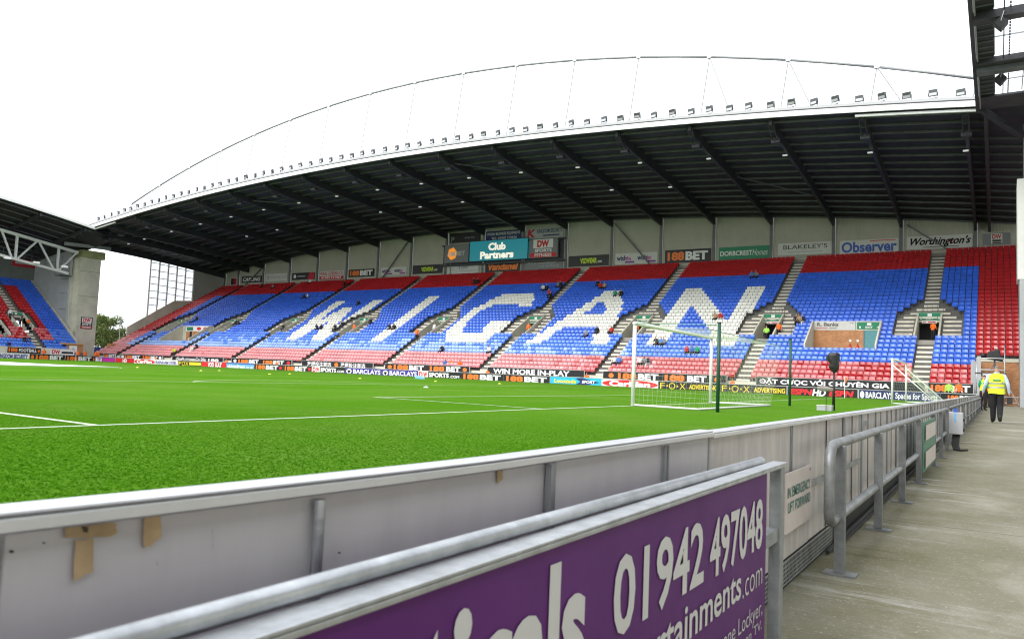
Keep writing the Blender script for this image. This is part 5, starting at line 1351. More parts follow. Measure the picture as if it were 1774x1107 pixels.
# ---- the man walking away along the path
def walker_joints():
    # faces +Y (away from the camera): left leg planted, right heel lifting behind
    J = [('pelvis', (0, 0, .96), (.165, .125), None), ('spine', (0, .02, 1.13), (.165, .12), 'pelvis'), ('chest', (0, .02, 1.34), (.185, .13), 'spine'),
         ('neckbase', (0, .0, 1.49), (.078, .07), 'chest'), ('neck', (0, .01, 1.55), .060, 'neckbase'), ('head', (0, .03, 1.655), (.082, .096), 'neck'), ('crown', (0, .025, 1.745), (.068, .080), 'head'),
         ('face', (0, .07, 1.645), .05, 'head')]
    J += [('sho_l', (-.20, -.01, 1.43), (.072, .07), 'chest'), ('elb_l', (-.30, -.06, 1.16), .055, 'sho_l'), ('wrist_l', (-.36, .05, .93), .038, 'elb_l'), ('hand_l', (-.37, .08, .87), (.042, .028), 'wrist_l'),
          ('sho_r', (.20, -.01, 1.43), (.072, .07), 'chest'), ('elb_r', (.29, -.08, 1.16), .055, 'sho_r'), ('wrist_r', (.32, -.01, .92), .038, 'elb_r'), ('hand_r', (.32, .01, .85), (.042, .028), 'wrist_r'),
          ('hip_l', (-.088, 0, .91), (.115, .115), 'pelvis'), ('knee_l', (-.095, .09, .50), .096, 'hip_l'), ('ank_l', (-.10, .12, .10), .074, 'knee_l'), ('toe_l', (-.12, .28, .04), (.046, .036), 'ank_l'),
          ('hip_r', (.088, 0, .91), (.115, .115), 'pelvis'), ('knee_r', (.085, -.0, .50), .096, 'hip_r'), ('ank_r', (.075, -.26, .20), .074, 'knee_r'), ('toe_r', (.085, -.22, .05), (.052, .042), 'ank_r')]
    return J
PM['walk'] = skin_person('person_body', walker_joints(), 2, True)
P = at(1727, 733, 'Z', FLOOR)
man = person(P.x, P.y, FLOOR, 'walk', 'hi_yellow', K, 'grey haired person in yellow hi-vis vest and black trousers walking away along the path', 0, 'hair_grey', 'shirt_blue', 1.04)
man.scale = (1.04, 1.04, 1.05)
def man_vest():
    t = MB(); prof = [(.885, .225, .170, .0), (1.0, .222, .168, .005), (1.15, .218, .160, .012), (1.30, .232, .165, .012), (1.41, .222, .145, .0), (1.475, .165, .115, -.002), (1.50, .10, .085, .0)]
    N = 28
    def ring(z, a, b, oy): return [(a*math.copysign(abs(math.cos(q))**.8, math.cos(q)), oy+b*math.copysign(abs(math.sin(q))**.8, math.sin(q)), z+.012*math.sin(3*q+z*9)*(z < 1.3)) for q in [i*2*math.pi/N for i in range(N)]]
    t.loft([ring(*p) for p in prof], 0, cap=False)
    c = bpy.data.objects.new('hi_vis_vest', t.mesh('hi_vis_vest', ['hi_yellow'], smooth=True)); COL.objects.link(c); c.parent = man
    zs = [p[0] for p in prof]
    def band(name, z0, z1, m, q0=0, q1=2*math.pi, n=28, off=.005):
        s = MB(); A = []
        for zz in (z0, z1):
            a, b, oy = [np.interp(zz, zs, [p[k] for p in prof])+(off if k < 3 else 0) for k in (1, 2, 3)]
            A.append([(a*math.copysign(abs(math.cos(q))**.8, math.cos(q)), oy+b*math.copysign(abs(math.sin(q))**.8, math.sin(q)), zz) for q in [q0+(q1-q0)*i/n for i in range(n+1)]])
        for i in range(n): s.quad(A[0][i], A[0][i+1], A[1][i+1], A[1][i])
        o = bpy.data.objects.new(name, s.mesh(name, [m], smooth=True)); COL.objects.link(o); o.parent = c
    band('reflective_band', 1.055, 1.10, 'reflective'); band('reflective_band', 1.175, 1.215, 'reflective')
    band('reflective_strap', 1.22, 1.46, 'reflective', 4.0, 4.16, 4); band('reflective_strap', 1.22, 1.46, 'reflective', 5.26, 5.42, 4)
    band('back_print', 1.265, 1.305, 'green_sign', 4.35, 5.08, 8, .007)
    band('back_print', 1.335, 1.345, 'reflective', 4.35, 5.08, 8, .007)
    t = MB(); t.loft([[(.082*math.cos(q), .005+.075*math.sin(q), z) for q in [i*math.pi/6 for i in range(12)]] for z in (1.475, 1.535)], 0, cap=False)
    o = bpy.data.objects.new('shirt_collar', t.mesh('shirt_collar', ['shirt_blue'], smooth=True)); COL.objects.link(o); o.parent = man
    t = MB(); t.loft([[(.172*math.cos(q), .13*math.sin(q), z) for q in [i*math.pi/8 for i in range(16)]] for z in (.86, .92)], 0, cap=False)
    o = bpy.data.objects.new('belt', t.mesh('belt', ['black'], smooth=True)); COL.objects.link(o); o.parent = man
man_vest()
bag = thing('shoulder_bag', 'small black bag hanging at the right side of the walking person', 'bag', (P.x+.36, P.y+.02, .5))
t = MB(); t.box(P.x+.27, P.x+.42, P.y-.02, P.y+.10, FLOOR+.62, FLOOR+.84); t.build('body', 'black', bag, bevel=.015)
t = MB(); t.tube([(P.x+.30, P.y+.04, FLOOR+.84), (P.x+.33, P.y+.03, FLOOR+.92), (P.x+.38, P.y+.04, FLOOR+.84)], .008, 5); t.build('handle', 'black', bag)
# two people bending over the wall further along
def bender():
    J = standing(0, .42, .9); return J
for px, py, top, legs, lab, sl, hr_ in ((1703, 711.5, 'hi_yellow', K, 'person in yellow and green jacket leaning over the wall ahead of the walking person', 'cloth_green', 'hair_dark'), (1711, 707, 'hi_orange', K, 'person in orange jacket partly hidden behind the walking person', 'hi_orange', 'hair_grey')):
    Q = at(px, py, 'Z', FLOOR)
    person(Q.x, Q.y, FLOOR, 'reach' if top == 'hi_yellow' else 'stand', top, legs, lab, 2.4, hr_, sl, 1.08)
# ------------------------------------------------------------------ goal with box net
def netgrid(mb, A, B, C_, D, nu, nv, r=.0045, sag=0.):
    """strands over the patch A-B (bottom) D-C (top)"""
    A, B, C_, D = [Vector(q) for q in (A, B, C_, D)]
    def P(u, v):
        p = (A*(1-u)+B*u)*(1-v) + (D*(1-u)+C_*u)*v
        p.z -= sag*4*u*(1-u)*v; return p
    for i in range(nu+1): mb.tube([P(i/nu, k/4) for k in range(5)], r, 3, caps=False)
    for j in range(nv+1): mb.tube([P(k/6, j/nv) for k in range(7)], r, 3, caps=False)
goal = thing('football_goal', 'white football goal with pale green box net on the near goal line', 'goal', (-.06, 0, 0))
GW = 3.72
for y in (-GW, GW):
    t = MB(); t.tube([(-.06, y, 0), (-.06, y, 2.44)], .06, 14); t.build('goal_post', 'white_paint', goal, smooth=True)
t = MB(); t.tube([(-.06, -GW-.06, 2.50), (-.06, GW+.06, 2.50)], .06, 14); t.build('crossbar', 'white_paint', goal, smooth=True)
BX = 2.1
t = MB()
for a, b in (((-.0, -GW, .03), (BX, -4.05, .03)), ((BX, -4.05, .03), (BX, 4.12, .03)), ((BX, 4.12, .03), (0, GW, .03))): t.tube([a, b], .03, 8)
t.build('ground_bar', 'white_paint', goal, smooth=True)
t = MB()
netgrid(t, (BX, -4.05, .05), (BX, 4.12, .05), (BX+.3, 4.6, 2.25), (BX+.3, -4.3, 2.3), 50, 16, r=.0022, sag=.18)
netgrid(t, (0, -GW, .05), (BX, -4.05, .05), (BX+.3, -4.3, 2.3), (0, -GW, 2.45), 14, 16, r=.0022)
netgrid(t, (0, GW, .05), (BX, 4.12, .05), (BX+.3, 4.6, 2.25), (0, GW, 2.45), 14, 16, r=.0022)
netgrid(t, (BX+.3, -4.3, 2.3), (BX+.3, 4.6, 2.25), (0, GW, 2.47), (0, -GW, 2.47), 50, 12, r=.0016, sag=0)
t.build('net', 'net', goal)
t = MB(); t.tube([(0, -GW, 2.5), (2.72, -4.5, 2.4)], .012, 5); t.tube([(0, GW, 2.5), (2.38, 5.8, 2.5)], .012, 5); t.tube([(BX+.3, -4.3, 2.3), (BX+.3, 4.6, 2.25)], .012, 5); t.build('tension_cord', 'green_dull', goal)
for (px, py), (tx, ty), lab in (((1243, 714), (1241.5, 560), 'dark green net pole standing behind the far goal post'), ((1368, 703), (1367.5, 588), 'dark green net pole standing right of the goal')):
    b = at(px, py, 'Z', 0); top = at(tx, ty, 'Y', b.y)
    p = thing('net_pole', lab, 'pole', b); t = MB(); t.tube([(b.x, b.y, 0), (b.x, b.y, top.z)], .05, 10); t.build('pole', 'pole_green', p, smooth=True)
    t = MB(); t.tube([(b.x, b.y, top.z+.001), (b.x, b.y, top.z+.03)], .055, 10); t.build('cap', 'black', p)
# portable goal parked beside the corner
sg_ = thing('portable_goal', 'small white portable goal with thin net parked beyond the wall near the corner', 'goal', (4.5, 24, 0))
ya, yb = 20.35, 27.7
for y in (ya, yb):
    t = MB(); t.tube([(4.5, y, 0), (4.5, y, 2.36)], .055, 10); t.build('goal_post', 'white_paint', sg_, smooth=True)
    t = MB(); t.tube([(4.5, y, 2.1), (6.7, y, .05)], .03, 8); t.build('brace', 'white_paint', sg_, smooth=True)
    t = MB(); t.tube([(4.5, y, .04), (6.7, y, .04)], .03, 8); t.build('base_bar', 'white_paint', sg_, smooth=True)
t = MB(); t.tube([(4.5, ya-.05, 2.41), (4.5, yb+.05, 2.41)], .055, 10); t.build('crossbar', 'white_paint', sg_, smooth=True)
t = MB(); t.tube([(6.7, ya, .05), (6.7, yb, .05)], .03, 8); t.build('base_bar', 'white_paint', sg_, smooth=True)
t = MB(); netgrid(t, (6.7, ya, .06), (6.7, yb, .06), (4.55, yb, 2.4), (4.55, ya, 2.4), 40, 18, r=.002, sag=.25)
for y in (ya, yb): netgrid(t, (4.5, y, .06), (6.7, y, .06), (4.6, y, 2.35), (4.5, y, 2.4), 12, 14, r=.002)
t.build('net', 'net', sg_)
# corner flags
for (x, y, lab) in ((0, 34, 'slim white corner flag post with orange flag at the near corner of the pitch'), (-102.4, 34, 'slim corner flag post with orange flag at the far corner of the pitch')):
    f = thing('corner_flag', lab, 'corner flag', (x, y, 0)); t = MB(); t.tube([(x, y, 0), (x, y, 1.55)], .025, 8); t.build('post', 'white_paint', f)
    t = MB(); t.hexa([(x-.02, y, 1.10), (x+.10, y-.02, 1.08), (x+.10, y-.01, 1.08), (x-.02, y+.01, 1.10)], [(x-.02, y, 1.54), (x+.14, y-.03, 1.46), (x+.14, y-.02, 1.46), (x-.02, y+.01, 1.54)]); t.build('flag', 'hi_orange', f)
# covered camera on its pole
b = at(1444, 711, 'Z', 0)
cm = thing('covered_camera', 'remote camera under a black rain cover on a tall black pole by the wall', 'camera', b)
t = MB(); t.tube([(b.x, b.y, 0), (b.x, b.y, 1.35)], [.055, .03], 10); t.build('pole', 'black', cm, smooth=True)
t = MB(); rg = []
for z, a, c_, ox, oy in ((1.30, .05, .05, .02, 0), (1.38, .11, .09, .02, 0), (1.50, .17, .13, .0, 0), (1.62, .15, .14, .02, .0), (1.76, .19, .16, -.02, 0), (1.90, .20, .17, -.03, 0), (1.975, .17, .15, -.01, 0), (2.0, .08, .09, .02, 0)):
    rg.append([(b.x+ox+a*math.cos(q)*(1+.12*math.sin(5*q+z*7)), b.y+oy+c_*math.sin(q)*(1+.10*math.cos(4*q+z*5)), z) for q in [i*math.pi/9 for i in range(18)]])
t.loft(rg); t.build('rain_cover', 'black', cm)
t = MB(); t.box(b.x-.25, b.x-.17, b.y-.1, b.y+.1, 1.72, 1.88); t.build('lens_hood', 'black', cm, bevel=.01)
mc = at(1431, 712, 'Z', 0)
ms = thing('fluffy_microphone', 'grey fluffy microphone on a short stand beside the covered camera', 'microphone', mc)
t = MB(); t.tube([(mc.x, mc.y, 0), (mc.x, mc.y, .68)], .012, 6); t.build('stand', 'black', ms)
t = MB(); rg = []
A0 = at(1416, 672, 'Y', mc.y); A1 = at(1443, 675, 'Y', mc.y)
for k in range(9):
    u = k/8; r = .085*math.sin(math.pi*(.08+.84*u))**.5; cxx = A0.x+(A1.x-A0.x)*u; cz = A0.z+(A1.z-A0.z)*u
    rg.append([(cxx+.01*math.sin(7*q+k), mc.y+r*math.cos(q)*(1+.08*math.sin(9*q+k)), cz+r*math.sin(q)*(1+.10*math.sin(6*q+2*k))) for q in [i*math.pi/8 for i in range(16)]])
t.loft(rg); mk('fur', (.30, .27, .25), .95, noise=.5, scale=60, bump=.6, bscale=90); t.build('windshield', 'fur', ms)
x0, x1 = at(1415, 708, 'Y', mc.y+.15).x, at(1441, 708, 'Y', mc.y+.15).x
eb = thing('equipment_box', 'low pale equipment box on the grass under the fluffy microphone', 'box', ((x0+x1)/2, mc.y+.25, 0))
t = MB(); t.box(x0, x1, mc.y+.12, mc.y+.45, 0, .16); t.build('case', 'mid_grey', eb, bevel=.01)
t = MB(); t.box(x0-.01, x1+.01, mc.y+.11, mc.y+.46, .161, .19); t.build('lid', 'white_dull', eb, bevel=.008)
# training cones and bits on the grass
for k, (px, py) in enumerate(((238, 637), (348, 642.6), (380, 642.4), (467, 648.4), (502, 648), (623.5, 656), (754.5, 661), (865.5, 665), (738, 671.5))):
    P = at(px, py, 'Z', 0); t = MB()
    t.loft([[(P.x+r*math.cos(q), P.y+r*math.sin(q), z) for q in [i*math.pi/6 for i in range(12)]] for r, z in ((.12, .004), (.11, .02), (.04, .06))])
    o = t.build('training_cone', 'cone' if k != 8 else 'white_print', loc=(P.x, P.y, 0)); tag(o, f"flat yellow training cone on the grass, {ordn(k+1)} from the left" if k < 8 else 'flat white marker disc on the grass left of the small box line', 'cone', 'training cones on the pitch')
    ORG[o.name] = P
P = at(727, 656.5, 'Z', 0); t = MB(); t.loft([[(P.x+a*math.cos(q), P.y+.2*a*math.sin(q), z) for q in [i*math.pi/6 for i in range(12)]] for a, z in ((.55, .01), (.5, .16), (.3, .25))])
o = t.build('kit_bag', 'skyblue', loc=(P.x, P.y, 0)); tag(o, 'pale blue kit bag lying on the grass before the indigo boards', 'bag')
# long white sheet on the grass at the far side
a, b_, c_, d_ = at(0, 626.2, 'Z', .02), at(0, 631.5, 'Z', .02), at(110, 634.3, 'Z', .02), at(205, 635.6, 'Z', .02)
t = MB(); pts = [a, b_, c_, d_, at(100, 631.5, 'Z', .02)]
t.poly([(q.x, q.y, .02) for q in pts]); k = len(pts)
for i in range(k):
    p, q = pts[i], pts[(i+1) % k]; t.quad((p.x, p.y, .001), (q.x, q.y, .001), (q.x, q.y, .02), (p.x, p.y, .02))
tag(t.build('white_sheet', 'white_paint'), 'long white cover sheet lying on the far grass', 'cover sheet')

# ------------------------------------------------------------------ far end stand
FX, FR, FZ, FRI = -108.5, 25, 1.15, .45
far = thing('end_stand', 'far end stand with red and blue seats under a white trussed roof', 'stand', (-118, 20, -.15))
FY0, FY1 = -2., 38.4
FA = [31.75, 17.9, 4.0]
FAW = 1.0
def fx(i): return FX-TR*i
def fz(i): return FZ+FRI*i
fh = [(a+FAW/2-1.0, a+FAW/2+1.0, 7, 12) for a in FA] + [(27.2, 29.2, 4, 9)]
ysb = sorted(set([FY0, FY1]+[h[0] for h in fh]+[h[1] for h in fh])); ysb = [y for y in ysb if FY0 <= y <= FY1]
t = MB()
for i in range(FR):
    for a, b in zip(ysb[:-1], ysb[1:]):
        c = (a+b)/2
        if any(h[0] <= c <= h[1] and h[2] <= i < h[3] for h in fh): continue
        t.box(fx(i+1), fx(i), a, b, fz(i)-.9, fz(i))
t.build('terrace', 'concrete_dark', far)
t = MB(); t.box(FX+.01, FX+.2, FY0, FY1-1.5, -.31, FZ+.5); t.build('front_wall', 'concrete_pale', far)
for a in FA:
    t = MB()
    for i in range(FR):
        if 7 <= i < 12: continue
        for h in (0, 1):
            x = fx(i)+.5*TR*(1-h); z = fz(i)-.5*FRI*(1-h); t.box(x-TR*.5, x-.012, a+.02, a+FAW-.02, z-.16, z+.006)
    tag(t.build('stair_treads', 'step', far), kind='stuff')
for y0, y1, r0, r1 in fh:
    t = MB(); z0 = fz(r0)-.02
    for y in (y0, y1):
        a, b = (y-.13, y) if y == y0 else (y, y+.13)
        prof = [(fx(r0), z0), (fx(r1)-.3, z0), (fx(r1)-.3, fz(r1)+.4), (fx(r0)-.2, fz(r0)+.6)]
        t.hexa([(prof[0][0], a, prof[0][1]), (prof[0][0], b, prof[0][1]), (prof[1][0], b, prof[1][1]), (prof[1][0], a, prof[1][1])],
               [(prof[3][0], a, prof[3][1]), (prof[3][0], b, prof[3][1]), (prof[2][0], b, prof[2][1]), (prof[2][0], a, prof[2][1])])
    t.build('vomitory_wall', 'concrete_pale', far)
    t = MB(); t.box(fx(r1)-.4, fx(r1)-.2, y0, y1, z0+(1.9 if r0 == 7 else -.5), fz(r1)+.4); t.build('vomitory_lintel', 'concrete_pale', far)
    t = MB(); t.box(fx(r1)-.6, fx(r0), y0, y1, z0-.1, z0); t.build('vomitory_floor', 'concrete', far)
hoarding('exit_sign', 'green exit sign over the stairway of the far end stand', (fx(12)-.18, FA[0]-.45, fz(12)-.35), (0, 1.9, 0), (0, 0, .7), .03, 'green_sign', [('t', 'EXIT', .3, .7, .15, .5, 'white_print', .03), ('r', .42, .58, .6, .9, 'white_print')], 'exit sign', 'green exit signs over the stairways')
fs = []
y = FY0+.3
while y < FY1-.2:
    for i in range(FR):
        cl = FAW/2+.22 if not (7 <= i < 13) else (1.9 if i < 12 else 1.4)
        if any(abs(y-(a+FAW/2)) < cl for a in FA): continue
        if any(h[0]-.2 < y < h[1]+.2 and h[2] <= i < h[3] for h in fh): continue
        if y > 36.2 and i < 2: continue
        c = 'seat_blue' if (y > 35.2 or i >= 22 or i < 3) else 'seat_red'
        if i < 7: c = {'seat_blue': 'seat_mid', 'seat_red': 'seat_rose'}[c] if rs_.random() < .8 else c
        fs.append((y, i, c))
    y += .5
def xf2(base, s):
    y, i, c = s; b = np.empty_like(base); b[:, 0] = fx(i)-base[:, 1]; b[:, 1] = y+base[:, 0]; b[:, 2] = fz(i)+base[:, 2]; return b
put_seats('rows_of_seats', far, fs, xf2, SM)
# its walls, roof and truss
XB = fx(FR)-.8
t = MB(); t.box(XB-.2, XB, FY0, FY1+1.2, fz(FR)-1, 17.5); t.build('rear_wall', 'column', far)
t = MB(); t.hexa([(XB, FY1+.55, -.2), (-115.5, FY1+.55, -.2), (-115.5, FY1+.8, -.2), (XB, FY1+.8, -.2)], [(XB, FY1+.55, 16.5), (-115.5, FY1+.55, 17.4), (-115.5, FY1+.8, 17.4), (XB, FY1+.8, 16.5)]); t.build('side_wall', 'pier_grey', far)
t = MB(); t.hexa([(XB, FY1+.1, fz(FR)-.2), (FX-3, FY1+.1, fz(3)-.2), (FX-3, FY1+.5, fz(3)-.2), (XB, FY1+.5, fz(FR)-.2)], [(XB, FY1+.1, fz(FR)+.5), (FX-3, FY1+.1, fz(3)+.6), (FX-3, FY1+.5, fz(3)+.6), (XB, FY1+.5, fz(FR)+.5)]); t.build('side_kerb', 'concrete_pale', far)
def zfr(Y): return 21.81-(Y-24)*.125-.0018*(Y-24)**2+.0
def zrr(X, Y):
    u = (-106-X)/(-106-XB); return zfr(Y)*(1-u)+(zfr(Y)-3.6)*u
t = MB(); YS = [FY0+(37.2-FY0)*k/8 for k in range(9)]
for a, b in zip(YS[:-1], YS[1:]):
    for x0, x1 in ((-106, -114), (-114, -122), (-122, XB-.4)):
        P = [(x0, a), (x1, a), (x1, b), (x0, b)]; t.hexa([(x, y, zrr(x, y)) for x, y in P], [(x, y, zrr(x, y)+.12) for x, y in P])
P = [(-106.2, 37.2), (XB-.4, 37.2), (XB-.4, 41), (-107.2, 41)]
t.hexa([(x, y, zrr(x, y)) for x, y in P], [(x, y, zrr(x, y)+.12) for x, y in P])
t.build('roof_sheet', 'roof_under', far)
for k in range(11):
    x = -107-k*2.1
    t = MB()
    for a, b in zip(YS[:-1], YS[1:]):
        t.hexa([(x, a, zrr(x, a)-.17), (x-.09, a, zrr(x, a)-.17), (x-.09, b, zrr(x, b)-.17), (x, b, zrr(x, b)-.17)], [(x, a, zrr(x, a)-.004), (x-.09, a, zrr(x, a)-.004), (x-.09, b, zrr(x, b)-.004), (x, b, zrr(x, b)-.004)])
    t.build('purlin', 'steel_char', far)
for y in (36.0, 29.6, 23.2, 16.8):
    t = MB(); t.beam((-106.3, y, zrr(-106.3, y)-.35), (XB, y, zrr(XB, y)-.35), .25, .5); t.build('rafter', 'steel_dark', far)
t = MB()
for a, b in zip(YS[:-1], YS[1:]):
    t.hexa([(-105.95, a, zrr(-106, a)-.05), (-105.85, a, zrr(-106, a)-.05), (-105.85, b, zrr(-106, b)-.05), (-105.95, b, zrr(-106, b)-.05)], [(-105.95, a, zrr(-106, a)+.30), (-105.85, a, zrr(-106, a)+.30), (-105.85, b, zrr(-106, b)+.30), (-105.95, b, zrr(-106, b)+.30)])
t.build('fascia', 'white_paint', far)
XT = -114
def trz(px, py): return at(px, py, 'X', XT)
ct0, ct1 = trz(0, 398), trz(135, 438); cb0, cb1 = trz(0, 442), trz(118, 474)
sl = lambda p, q, Y: p.z+(q.z-p.z)*(Y-p.y)/(q.y-p.y)
truss = [('top_chord', (XT, 8, sl(ct0, ct1, 8)), ct1, .42), ('bottom_chord', (XT, 8, sl(cb0, cb1, 8)), cb1, .36)]
for nm, p, q, w in truss:
    t = MB(); t.beam(p, q, w, w); t.build(nm, 'white_steel', far)
def tp(Y): return (XT, Y, sl(ct0, ct1, Y))
def bt(Y): return (XT, Y, sl(cb0, cb1, Y))
for px in (28, 102):
    Y = trz(px, 430).y; t = MB(); t.beam(bt(Y), tp(Y), .3, .3); t.build('truss_post', 'white_steel', far)
for p0, p1 in (((22, 'b'), (0, 't')), ((30, 'b'), (64, 't')), ((96, 'b'), (66, 't')), ((104, 'b'), (134, 't')), ((-60, 't'), (-10, 'b'))):
    q = []
    for px, k in (p0, p1):
        Y = trz(px, 430).y; q.append(bt(Y) if k == 'b' else tp(Y))
    t = MB(); t.beam(q[0], q[1], .24, .24); t.build('truss_diagonal', 'white_steel', far)
for px, py in ((13, 447), (63, 455), (112, 462)):
    P = at(px, py, 'X', XT+.6); t = MB(); t.box(P.x-.2, P.x+.2, P.y-.45, P.y+.45, P.z-.15, P.z+.15); t.build('lamp_unit', 'lamp_white', far, bevel=.04)
t = MB()
for k in range(14):
    Y = 24+k*1.0; z = bt(Y)[2]+.3; t.box(XT-1.2, XT-1.16, Y, Y+.04, z, z+1.1)
for dz in (.6, 1.1): t.beam((XT-1.18, 8, bt(8)[2]+.3+dz), (XT-1.18, 37.5, bt(37.5)[2]+.3+dz), .04, .04)
t.build('walkway_rail', 'steel_char', far)
t = MB(); P0 = trz(104, 419); t.beam((XT+1.5, P0.y, 17.9), (XT+1.5, 43.5, 18.2), .5, .5); t.build('corner_beam', 'galv_dull', far)
hoarding('wall_sign', 'dark red sign high on the rear wall of the far end stand', (XB+.06, at(20, 467, 'X', XB).y, 14.9), (0, 4.3, 0), (0, 0, 1.3), .05, 'crimson', [('t', 'Heinz', .1, .9, .2, .8, 'white_dull', 0)][:0] + [('r', .1, .9, .35, .65, 'mid_grey')], 'sign')
# pier
pier = thing('concrete_pier', 'tall pale concrete pier with square sign between the two stands', 'pier', (-115.5, 41.5, -.3))
t = MB(); t.box(-117.4, -114.0, 39.75, 43.0, -.3, 16.4); t.build('shaft', 'concrete_pale', pier)
t = MB(); t.box(-117.0, -114.6, 39.2, 39.745, -.3, 16.0); t.build('side_rib', 'concrete_pale', pier)
t = MB(); t.box(-117.7, -113.75, 39.9, 43.5, 16.405, 17.6); t.build('cap_block', 'moss', pier)
for z in (5.3, 10.2, 14.2):
    t = MB(); t.box(-113.999, -113.985, 39.76, 42.99, z, z+.05); t.build('pour_joint', 'concrete_dark', pier)
t = MB()
for dy in (0, .45): t.tube([(-116.2, 39.0, 6.5+0*dy), (-116.2, 39.0, 11.5)], .03, 6) if dy == 0 else t.tube([(-116.65, 39.0, 6.5), (-116.65, 39.0, 11.5)], .03, 6)
for k in range(17): t.tube([(-116.2, 39.0, 6.6+k*.3), (-116.65, 39.0, 6.6+k*.3)], .015, 5)
for zc in (8, 10.5, 12.8):
    t.tube([(-116.2+.6*math.cos(a), 38.9+.5*math.sin(a)-.3, zc) for a in [i*math.pi/6 for i in range(13)]], .02, 5)
t.build('cage_ladder', 'steel_char', pier)
t = MB(); t.box(-116.9, -115.0, 37.4, 39.15, 13.2, 13.3)
for q in ((-116.9, 37.4), (-115.0, 37.4), (-115.0, 39.1)): t.box(q[0]-.03, q[0]+.03, q[1]-.03, q[1]+.03, 13.3, 16.2)
t.build('access_cage', 'steel_char', pier)
hoarding('pier_sign', 'square black sign with white and red panels on the concrete pier', (-113.95, at(140, 560, 'X', -113.95).y, at(150, 570, 'X', -113.95).z), (0, at(160, 560, 'X', -113.95).y-at(140, 560, 'X', -113.95).y, 0), (0, 0, at(150, 549.5, 'X', -113.95).z-at(150, 570, 'X', -113.95).z), .05, 'black',
  [('r', .08, .92, .50, .95, 'white_print'), ('t', 'DW', .18, .82, .55, .92, 'red', .05), ('t', 'SPORTS', .10, .90, .28, .46, 'white_print', .03), ('r', .04, .96, .04, .24, 'red'), ('t', 'FITNESS', .12, .88, .07, .21, 'white_print', .03)], 'sign')
# kiosk and hoardings in the corner
ks = thing('brick_kiosk', 'small brick kiosk with white poster at the foot of the concrete pier', 'kiosk', (-109.5, 38, -.15))
ky0, ky1 = at(116, 605, 'X', -109).y, at(144, 605, 'X', -109).y
t = MB(); t.box(-110.2, -109, ky0, ky1, -.15, 2.35); t.build('walls', 'brick', ks)
t = MB(); t.box(-110.4, -108.8, ky0-.6, ky1+.1, 2.355, 2.55); t.build('roof_slab', 'wood_box', ks)
py0, py1 = at(120.5, 603, 'X', -108.9).y, at(134, 603, 'X', -108.9).y
t = MB(); t.box(-108.99, -108.95, py0, py1, .8, 2.2); t.build('poster', 'white_print', ks)
t = MB(); t.poly([(-108.94, (py0+py1)/2+.25*math.cos(q), 1.5+.35*math.sin(q)) for q in [i*math.pi/8 for i in range(16)]]); t.build('poster_emblem', 'mid_grey', ks)
k2 = thing('ticket_kiosk', 'small orange brick kiosk beside the end wall of the long stand', 'kiosk', (-113, 43, -.15))
q0, q1 = at(192, 600, 'X', -112.5).y, at(206, 600, 'X', -112.5).y
t = MB(); t.box(-113.6, -112.5, q0, q1, -.15, 2.9); t.build('walls', 'brick', k2)
t = MB(); t.box(-112.49, -112.45, at(198, 600, 'X', -112.5).y, at(206, 600, 'X', -112.5).y, 1.2, 2.4); t.build('poster', 'white_print', k2)
rw = thing('ramp_wall', 'low pale concrete ramp wall between the kiosk and the pink seats', 'wall', (-113, 45, -.15))
t = MB(); y0_, y1_ = at(186, 617, 'X', -112).y, at(222, 590, 'X', -112).y
t.hexa([(-112.3, y0_, -.2), (-112.0, y0_, -.2), (-112.0, y1_, -.2), (-112.3, y1_, -.2)], [(-112.3, y0_, .5), (-112.0, y0_, .5), (-112.0, y1_, 3.3), (-112.3, y1_, 3.3)]); t.build('wall', 'concrete_pale', rw)
t = MB(); t.tube([(-112.1, y0_, 1.1), (-112.1, y1_, 4.1)], .04, 6); t.build('ramp_rail', 'galv_dull', rw)
t = MB(); t.box(-122.2, -122, 44, 54, -.3, 2.3)
hb = thing('blue_hoarding', 'dark blue hoarding closing the gap between the two stands', 'fence', (-122, 49, -.3)); t.build('panel', 'hoarding_blue', hb)
for k in range(5):
    t = MB(); y = 45+k*2.1; t.box(-121.99, -121.93, y, y+.08, -.3, 2.32); t.build('post', 'hoarding_blue', hb)
# boards on the far goal line side
for a, b_, colr, items, lab in ((-12, 50, 'white_print', [('t', 'KINGDOM SECURITY', .10, .96, .16, .84, 'indigo', .04)], 'white board with blue capitals at the far left pitch end'),
        (50.4, 112, 'black_gloss', b188c(), 'black far end board with pale hexagon and orange numerals beside the white board'), (112.4, 165, 'black_gloss', b188(u1=.86)+[hexm(.94, .5, .03, .3)], 'black far end board with orange numerals nearest the far corner')):
    X = -105.6; A = at(a, 624+a*.028, 'X', X); B = at(b_, 624+b_*.028, 'X', X)
    hoarding('advertising_board', lab, (X, A.y+.01, -.18), (0, B.y-A.y-.02, 0), (0, 0, .9), .12, colr, items, 'advertising board', 'boards along the far goal line', ('white_dull', .03))
for a, b_, colr, items, lab in ((12, 70, 'black_gloss', [('t', '188', .04, .30, .2, .85, 'orange', .05), ('t', 'FOOTBALL', .34, .88, .25, .8, 'white_print', .03), hexm(.94, .5, .035, .3)], 'black upper board about football in front of the far end stand'),
        (86, 128, 'white_print', [('t', 'DW', .08, .42, .15, .85, 'red', .05), ('r', .48, .96, .25, .6, 'black')], 'white upper board with red letters in front of the far end stand')):
    X = -108.1; A = at(a, 612+a*.03, 'X', X); B = at(b_, 612+b_*.03, 'X', X)
    hoarding('advertising_board', lab, (X, A.y, .72), (0, B.y-A.y, 0), (0, 0, .85), .1, colr, items, 'advertising board', 'upper boards of the far end stand', ('white_dull', .03))
